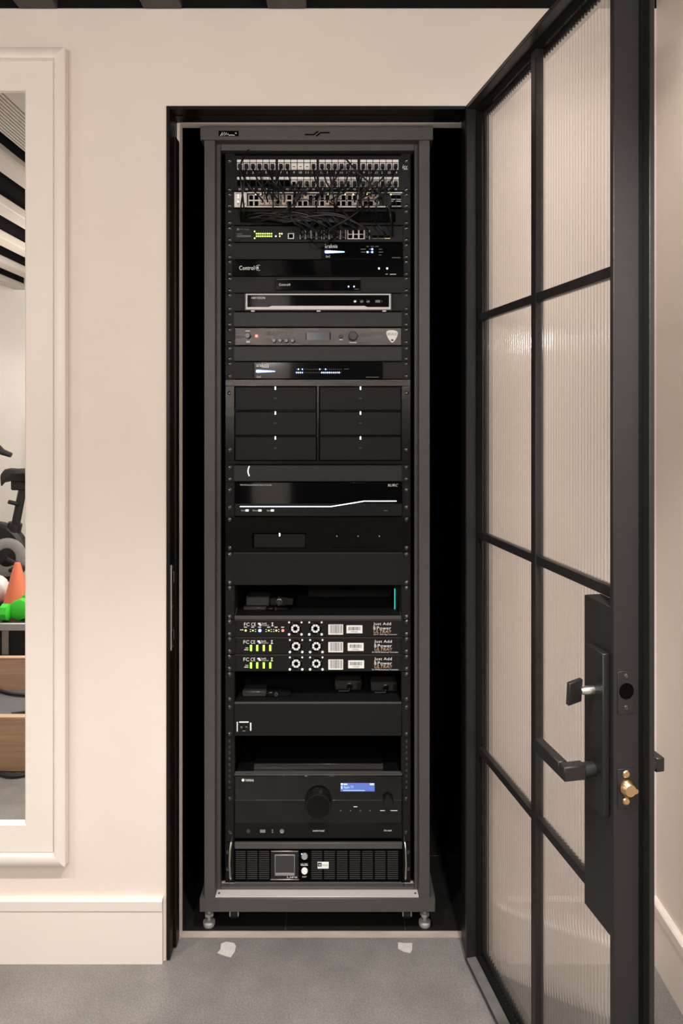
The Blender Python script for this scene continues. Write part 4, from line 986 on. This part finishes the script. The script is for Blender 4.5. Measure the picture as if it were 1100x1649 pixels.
# --- battery backup unit
t = thing('battery_backup', 'black battery backup unit with slatted front and silver handles at the rack bottom', 'battery backup', (X(512, DP), YP + .2, Z(1420, DP)))
P(MB(), 377.4, 1356, 648, 1420.4, .004, .03, .001).build('front', M['hole'], t)
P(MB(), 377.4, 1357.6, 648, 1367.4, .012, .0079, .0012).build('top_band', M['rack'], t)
P(MB(), 378, 1369, 647, 1419.6, .0052, .0011, .0004).build('grille_back', M['hole'], t)
MB().box(X(378, DP), X(647, DP), YP + .0262, YP + .55, Z(1419.6, DP), Z(1357, DP), .001).build('chassis', M['rackdark'], t)
mb = MB()
cols = [(379.6, 395.4), (398, 414.6), (417, 433.6)] + [(501.6 + i * 20.4, 501.6 + i * 20.4 + 17.4) for i in range(7)]
for a, b_ in cols:
    for r in range(14):
        y = 1371 + r * 3.35
        mb.box(X(a, DP - .008), X(b_, DP - .008), YP - .008, YP - .0054, Z(y + 1.0, DP - .008), Z(y, DP - .008))
tag(mb.build('slatted_grille', M['lcd'], t), kind='stuff')
P(MB(), 436.4, 1370.4, 480.4, 1372, .0085, .003, .0004).build('screen_trim', M['steel'], t); P(MB(), 435, 1416.2, 481.6, 1417.4, .0085, .003, .0004).build('screen_trim', M['steel'], t)
P(MB(), 436, 1372.4, 481, 1416, .0075, .002, .0006).build('screen_bezel', M['gloss'], t)
P(MB(), 442.6, 1376.4, 474.6, 1410.4, .0085, .0009, .0004).build('screen_rim', M['silver'], t)
P(MB(), 443.4, 1377.8, 473.8, 1405.6, .0092, .0006, .0003).build('screen', M['lcd'], t)
P(MB(), 443, 1405.8, 474, 1409.8, .0094, .0008, .0003).build('screen_lip', M['silverframe'], t)
mb = MB(); text(mb, 'UPS', 462.4, 479, 1411.6, 1413.8, .0077); text(mb, 'LCD TEST', 484.4, 495.6, 1390.2, 1392.2, .0053); P(mb, 484.6, 1393, 496, 1393.8, .0058, .0003); text(mb, 'RESET', 487, 494, 1411, 1412.8, .0053); mb.build('lettering', M['print'], t)
for y, m_ in ((1380.2, 'silver'), (1403.8, 'sticker')):
    disc(MB(), 490.4, y, 5.2, .0098, .0045, 20).build('round_button', M[m_], t)
glow(MB(), 486, 1375.4, 2, 1.4, .0062, .0009).build('status_light', M['paleblue'], t)
l_ = P(MB(), 511.4, 1388.2, 529.4, 1399, .0098, .0015, .0005).build('maker_label', M['sticker'], t)
P(MB(), 511.8, 1389.4, 518, 1395.6, .0101, .0003).build('label_square', M['hole'], l_)
mb = MB(); text(mb, 'W', 512.6, 517.2, 1390.8, 1394.6, .0103); mb.build('lettering', M['print'], l_)
mb = MB(); text(mb, 'WATTBOX', 519.2, 528.4, 1392, 1394.6, .0100); mb.build('lettering', M['dimprint'], l_)
for s_, px in ((-1, 370.8), (1, 653.4)):
    hx = X(px, DP - .03); k0 = Z(1359, DP - .03); k1 = Z(1418.5, DP - .03)
    P(MB(), px - 6 if s_ < 0 else px - 4, 1357, px + 5.6 if s_ < 0 else px + 7, 1419.6, 0, .003, .0005).build('ear', M['face'], t)
    mb = MB(); mb.tube([(hx + s_ * -.0015, YP - .001, k0), (hx + s_ * -.0015, YP - .024, k0 - .001), (hx, YP - .032, k0 - .012), (hx + s_ * .0012, YP - .034, (k0 + k1) / 2), (hx, YP - .032, k1 + .012), (hx, YP - .024, k1 + .002), (hx, YP - .001, k1 + .001)], .0028, 8)
    mb.build('handle', M['steel'], t)
    for y in (1372, 1399): screw_at(t, 366 if s_ < 0 else 658, y)
# ------------------------------------------------------------ patch cables
def smooth(pts, n=6):
    p = [Vector(q) for q in pts]; p = [p[0] * 2 - p[1]] + p + [p[-1] * 2 - p[-2]]; out = []
    for i in range(1, len(p) - 2):
        for k in range(n):
            t = k / n; a, b, c, d = p[i - 1], p[i], p[i + 1], p[i + 2]
            out.append(.5 * ((2 * b) + (c - a) * t + (2 * a - 5 * b + 4 * c - d) * t * t + (3 * b - a - 3 * c + d) * t ** 3))
    out.append(p[-2]); return out
def w3(px, py, f): D = DP - f; return (X(px, D), YP - f, Z(py, D))
def cable(pts, r=.0024, plug0=None, plug1=None, label='thin black patch cable drooping across the ports at the top of the rack', group='patch cables'):
    o = tag(MB().tube(smooth([w3(*p) for p in pts], 5), r, 6).build('patch_cable', M['cable']), label, 'cable', group)
    for pl, (px, py, f) in ((plug0, pts[0]), (plug1, pts[-1])):
        if pl:
            s_ = 3.0; D = DP - f
            MB().box(X(px - s_, D), X(px + s_, D), YP - f - .006, YP - f + .0055, Z(py + 3.4, D), Z(py - 3.4, D), .0012).build('plug', M[pl], o)
    return o
rnd = random.Random(11)
used = [i for i in range(24) if i not in (8, 9, 10)]
fr_ = 0
for i in used:                              # upper row of jacks, falling to the ivory switch or further
    jx, jy = jacks[i]
    tgt = swp[24 * rnd.randint(0, 1) + max(0, min(23, i + rnd.randint(-2, 3)))]
    d = rnd.uniform(.02, .05); dx = rnd.uniform(-5, 5)
    if i % 4 != 1:
        cable([(jx, jy, .008), (jx + dx * .2, jy + 2.5, .008 + d * .5), (jx + dx * .5 + (tgt[0] - jx) * .35, (jy + tgt[1]) / 2, d + .006), (tgt[0], tgt[1] - 6, .010 + d * .5), (tgt[0], tgt[1], .0115)], .0022, 'cable', 'clear', label='thin black patch cable falling from the upper jack row to the ivory switch', group='cables from the upper jacks to the ivory switch')
    else:
        cable([(jx, jy, .008), (jx + dx * .3, jy + 8, d), (jx + dx * 2, 312, d + .012), (jx + dx * 3, 340, .022), (jx + dx * 2.4, 350, .0)], .0022, 'cable', label='thin black patch cable hanging from the upper jack row to the brush slot', group='cables from the upper jacks to the brush slot')
for i in range(33, 48):                     # lower row
    if i == 37: continue
    jx, jy = jacks[i]
    tgt = swp[24 * rnd.randint(0, 1) + max(0, min(23, i - 24 + rnd.randint(-3, 2)))]
    d = rnd.uniform(.016, .035)
    if i % 3:
        cable([(jx, jy, .008), (jx + rnd.uniform(-2, 2), jy + 5, .008 + d), (tgt[0], tgt[1] - 7, .010 + d), (tgt[0], tgt[1], .0115)], .0022, 'cable', 'clear' if i > 38 else 'cable', label='short black patch cable falling from the lower jack row to the ivory switch', group='cables from the lower jacks to the ivory switch')
    else:
        cable([(jx, jy, .008), (jx - 2, jy + 10, d + .008), (jx - 6 + rnd.uniform(-6, 6), 336, d + .008), (jx - 8, 352, .0)], .0022, 'cable', label='thin black patch cable hanging from the lower jack row to the brush slot', group='cables from the lower jacks to the brush slot')
for i in (4, 5, 8, 9, 10, 28, 29, 2, 3, 30):      # clear plugs at the left of the ivory switch
    tx_, ty_ = swp[i]; d = rnd.uniform(.02, .035)
    cable([(tx_, ty_, .0115), (tx_ + 1, ty_ - 9, .012 + d), (tx_ + rnd.uniform(-8, 8), 303, d + .014), (tx_ + rnd.uniform(-12, 12), 292, .006)], .002, 'clear', label='thin black cable rising from a clear plug at the left of the ivory switch', group='clear plugged cables at the left of the ivory switch')
for i, (tx_, ty_) in enumerate(tpp):        # from the brush slot down to the lower switch
    if i in (16, 17, 18, 19, 21, 20): continue
    sx_ = rnd.uniform(395, 560); d = rnd.uniform(.02, .05)
    cable([(sx_, 350 + rnd.uniform(-3, 4), .0), (sx_ + (tx_ - sx_) * .22, 346 + rnd.uniform(-4, 6), d), (sx_ + (tx_ - sx_) * .65, 350 + rnd.uniform(-5, 8), d + .012), (tx_ + rnd.uniform(-5, 3), ty_ - 8, d), (tx_, ty_, .0115)], .0023, None, 'cable', label='black cable curving from the brush slot down to the green lit switch', group='cables from the brush slot to the green lit switch')
for pts, lb in (([(389, 352, 0), (393, 340, .03), (389, 300, .055), (386, 275, .05), (390, 258, .05), (398, 244, .03), (404, 240, -.02)], 'black cable rising past the first jack to the rack top'),
                ([(557, 256, .045), (575, 276, .06), (600, 300, .065), (620, 322, .06), (631, 350, .05), (632, 378, .012)], 'long black cable slanting from the upper jacks to the far right port'),
                ([(486, 316, .0115), (470, 331, .05), (445, 346, .055), (418, 356, .04), (402, 356, .0)], 'black cable slanting down left from the ivory switch to the brush slot'),
                ([(463, 326, .0115), (466, 340, .05), (474, 358, .055), (488, 366, .04), (497, 374, .0115)], 'black cable slanting down right from the ivory switch to the green lit switch'),
                ([(592, 327, .0115), (575, 342, .05), (552, 357, .06), (528, 370, .05), (515, 380, .0115)], 'black cable slanting down left across the brush panel centre'),
                ([(531, 327, .0115), (548, 337, .05), (562, 352, .055), (566, 366, .03), (565, 374, .0115)], 'black cable slanting down right across the brush panel centre'),
                ([(594, 318, .0115), (594, 334, .035), (596, 350, .0)], 'short black cable dropping straight into the brush slot'),
                ([(600, 352, 0), (606, 360, .03), (617, 372, .03), (622, 380, .010)], 'black cable curling from the brush slot to the amber fibre port'),
                ([(637, 322, .010), (628, 335, .05), (630, 356, .05), (633, 380, .010)], 'black cable hanging beside the right ear of the ivory switch'),
                ([(500, 385, .0115), (506, 392, .035), (516, 394, .035), (530, 388, .03), (540, 382, .0115)], 'black cable looping just below the green lit switch ports')):
    cable(pts, .0024, None, None, lb, 'long loose cables')
for k in range(7):
    y = 344 + k * 1.9
    cable([(398 + k * 4, 352, -.001), (430 + k * 5, y + 2, .02 + .004 * k), (480, y, .03 + .003 * k), (530 + 3 * k, y + 3, .03), (556 + 3 * k, y + 12, .02), (566 + k, 357, .0)], .0023, label='black cable lying along the brush slot in a loose bundle', group='bundled cables in the brush slot')

# ------------------------------------------------------------ the gym that the mirror shows
def G(px, py, Dv):
    return Vector((X(px, Dv), 2 * YM - (Dv - DW), Z(py, Dv)))
def gx_(px, Dv): return X(px, Dv)
# wooden tray on the floor
def plank(parent, Dv, z0, z1, xa, xb, th=.02, name='plank'):
    y = 2 * YM - (Dv - DW)
    return MB().box(xa, xb, y - th, y, z0, z1, .002).build(name, M['wood'], parent)
xa, xb = -2.3, -1.05
tr = thing('wooden_tray', 'low open beech wood tray with a grey mat inside, at the bottom of the mirror', 'wooden tray', (-1.6, 2 * YM - 1.25, 0))
Df, Db = 2.62, 3.37
plank(tr, Df, 0.002, Z(1160, Df), xa, xb); plank(tr, Df, Z(1160, Df) + .0002, Z(1160, Df) + .012, xa, xb, .03, 'edge_strip')
plank(tr, Db, 0.002, Z(1063, Db), xa, xb); plank(tr, Db, Z(1063, Db) + .0002, Z(1063, Db) + .012, xa, xb, .03, 'edge_strip')
yf, yb = 2 * YM - (Df - DW), 2 * YM - (Db - DW)
MB().box(xa, xa + .02, yb + .0005, yf - .0205, .002, Z(1160, Df), .002).build('plank', M['wood'], tr)
MB().box(xa + .03, xb, yb + .001, yf - .045, .001, .012, .003).build('floor_mat', M['mat_grey'], tr)
def gcable(pts, label):
    tag(MB().tube(smooth([G(*p) for p in pts], 6), .007, 7).build('floor_cable', M['gym_black']), label, 'cable', 'cables on the gym floor')
def gf(px, py, z=.0075): 
    D = (HC - z) * F / (py - 667); return (px, py, D)
gcable([gf(-40, 1232), gf(0, 1246), gf(20, 1250), gf(44, 1247), gf(90, 1238)], 'thick black cable on the floor in front of the wooden tray')
gcable([gf(-40, 1101, .022), gf(0, 1112, .022), gf(20, 1117, .022), gf(44, 1119, .022), gf(80, 1119, .022)], 'thin black cable lying inside the wooden tray by its rear board')
gcable([gf(18, 1150, .022), gf(44, 1146, .022), gf(70, 1140, .022)], 'thin pale edged cable lying inside the wooden tray by its front board')
# low black rack with green dumbbells and a cone
Dr = 3.75; yr_ = 2 * YM - (Dr - DW)
rk_ = thing('low_equipment_rack', 'low black gym rack with a grey rim carrying green weights, seen in the mirror', 'gym rack', (-1.9, yr_ - .2, 0))
ztray = Z(1004, Dr)
MB().box(-2.6, -1.45, yr_ - .55, yr_, ztray - .03, ztray, .006).build('tray', M['gym_black'], rk_)
MB().box(-2.6, -1.45, yr_ + .0005, yr_ + .015, ztray - .035, ztray + .005, .004).build('front_rim', M['silver'], rk_)
for x_ in (-2.5, -1.55): MB().box(x_ - .04, x_ + .04, yr_ - .5, yr_ - .06, .001, ztray - .0305, .004).build('leg', M['gym_black'], rk_)
MB().box(-2.42, -1.62, yr_ - .09, yr_ - .07, .02, ztray - .031, .004).build('side_panel', M['gym_black'], rk_)
MB().box(X(-6, Dr), X(5, Dr), yr_ - .068, yr_ - .06, .03, ztray - .034, .002).build('front_plate', M['silver'], rk_)
def dumbbell(px, label, ang, Dv, k):
    c = G(px, 985, Dv); c.z = ztray + .0005
    t = thing('dumbbell', label, 'dumbbell', c, 'green dumbbells on the low rack')
    r = .056 * k; d = Vector((math.cos(ang), math.sin(ang), 0)); cc = c + Vector((0, 0, r))
    for s_ in (-1, 1):
        MB().lathe(cc + d * s_ * .04 * k, d * s_, [(r * .6, 0), (r, .012), (r, .06 * k), (r * .62, .07 * k)], 8).build('head', M['green'], t)
    MB().cyl(cc - d * .041 * k, cc + d * .041 * k, .017, None, 12).build('grip', M['green'], t)
dumbbell(-9, 'green dumbbell lying lengthwise at the middle of the mirrored rack', .05, 3.80, .82)
dumbbell(42, 'green dumbbell turned end on, touching the mirror frame edge in the view', 1.5, 3.90, 1.0)
cp = G(28, 985, 4.06); cp.z = ztray + .0005
t = thing('training_cone', 'small orange training cone standing behind the green dumbbells', 'cone', cp)
zt2 = Z(906, 4.06); h_ = zt2 - cp.z
MB().box(cp.x - .09, cp.x + .09, cp.y - .09, cp.y + .09, cp.z, cp.z + .012, .006).build('base', M['cone'], t)
MB().lathe((cp.x, cp.y, cp.z + .0122), (0, 0, 1), [(.080, 0), (.018, h_ - .02), (.014, h_ - .012), (.0, h_ - .011)], 24, True, False).build('cone_body', M['cone'], t)
bp_ = G(4, 948, 4.14); bp_.z = ztray
t = tag(MB().lathe((bp_.x - .05, bp_.y - .0, ztray + .0005), (0, 0, 1), [(.012, 0)] + [(.085 * math.sin(PI * k / 10), .085 - .085 * math.cos(PI * k / 10)) for k in range(1, 10)] + [(.012, .17)], 20).build('exercise_ball', M['ball']), 'small white ball lying behind the green dumbbells', 'ball')
# exercise bike
DvB = 4.75
def B(px, py, dv=0): return G(px, py, DvB + dv)
c = B(10, 950); bk = thing('exercise_bike', 'black upright exercise bike with a silver flywheel cover, seen in the mirror', 'exercise bike', (c.x, c.y, 0))
s0 = B(3, 760); 
def seat_pts():
    out = []
    for (px, py, hw) in ((3, 762, .022), (8, 756, .030), (18, 754, .040), (30, 755, .060), (44, 754, .085), (56, 753, .095), (66, 756, .07)):
        out.append((B(px, py), hw))
    return out
mb = MB(); vs = []; fs = []; sp_ = seat_pts()
for p, hw in sp_:
    for k in range(8):
        a = 2 * PI * k / 8; vs.append((p.x, p.y + hw * math.cos(a), p.z - .028 + .03 * math.sin(a) - (.03 if math.sin(a) < -.1 else 0)))
for i in range(len(sp_) - 1):
    for k in range(8): fs.append((i * 8 + k, i * 8 + (k + 1) % 8, (i + 1) * 8 + (k + 1) % 8, (i + 1) * 8 + k))
fs += [tuple(range(8)), tuple((len(sp_) - 1) * 8 + k for k in range(8))]
mb.add(vs, fs).build('seat', M['gym_black'], bk)
MB().box(B(20, 0).x, B(44, 0).x, c.y - .03, c.y + .03, B(0, 789).z, B(0, 773).z, .008).build('seat_clamp', M['gym_black'], bk)
MB().tube([B(37, 785), B(25, 846)], [.026, .028], 10).build('seat_post', M['gym_black'], bk)
MB().tube([B(14, 808, -.04), B(30, 812, -.04)], .014, 10).build('height_knob', M['gym_black'], bk)
MB().tube([B(25, 842), B(16, 880), B(10, 940), B(8, 1000 - 0)], [.045, .05, .045, .04], 10).build('frame', M['gym_black'], bk)
fc = B(-8, 893)
MB().lathe((fc.x, fc.y + .05, fc.z), (0, -1, 0), [(.20, 0), (.22, .02), (.22, .08), (.20, .10)], 36).build('flywheel_cover', M['gym_black'], bk)
dc = B(24, 892)
MB().lathe((dc.x, dc.y + .10, dc.z), (0, 1, 0), [(.062, 0), (.125, .0), (.125, .018), (.10, .026), (.062, .02)], 36, False, False).build('silver_ring', M['silver'], bk)
MB().lathe((dc.x, dc.y + .104, dc.z), (0, 1, 0), [(.061, 0), (.061, .012), (.02, .016), (.02, .05)], 24).build('crank_hub', M['gym_black'], bk)
MB().tube([(dc.x, dc.y + .14, dc.z), (dc.x + .10, dc.y + .14, dc.z - .05)], .016, 8).build('crank_arm', M['gym_black'], bk)
MB().box(dc.x + .07, dc.x + .14, dc.y + .15, dc.y + .25, dc.z - .07, dc.z - .045, .006).build('pedal', M['gym_black'], bk)
MB().tube([B(-30, 700, .05), B(-8, 716, .05), B(4, 728, .05), B(18, 733, .05)], [.02, .022, .022, .017], 10).build('handlebar', M['gym_black'], bk)
MB().tube([B(-35, 700, .05), B(-30, 790), B(-20, 860)], [.03, .03, .035], 10).build('handlebar_post', M['gym_black'], bk)
q = B(-24, 668, .1)
MB().box(q.x - .11, q.x + .095, q.y - .02, q.y + .02, q.z - .13, q.z + .13, .01).build('screen', M['gym_black'], bk)
MB().tube([(q.x, q.y, q.z - .128), B(-35, 702, .05)], .02, 8).build('screen_arm', M['gym_black'], bk)
for px in (-45, 30):
    p = B(px, 990); MB().box(p.x - .035, p.x + .035, p.y - .26, p.y + .26, .0005, .06, .012).build('foot_bar', M['gym_black'], bk)
p0, p1 = B(-45, 0), B(30, 0)
MB().box(p0.x, p1.x, c.y - .03, c.y + .03, .0605, .11, .01).build('base_beam', M['gym_black'], bk)
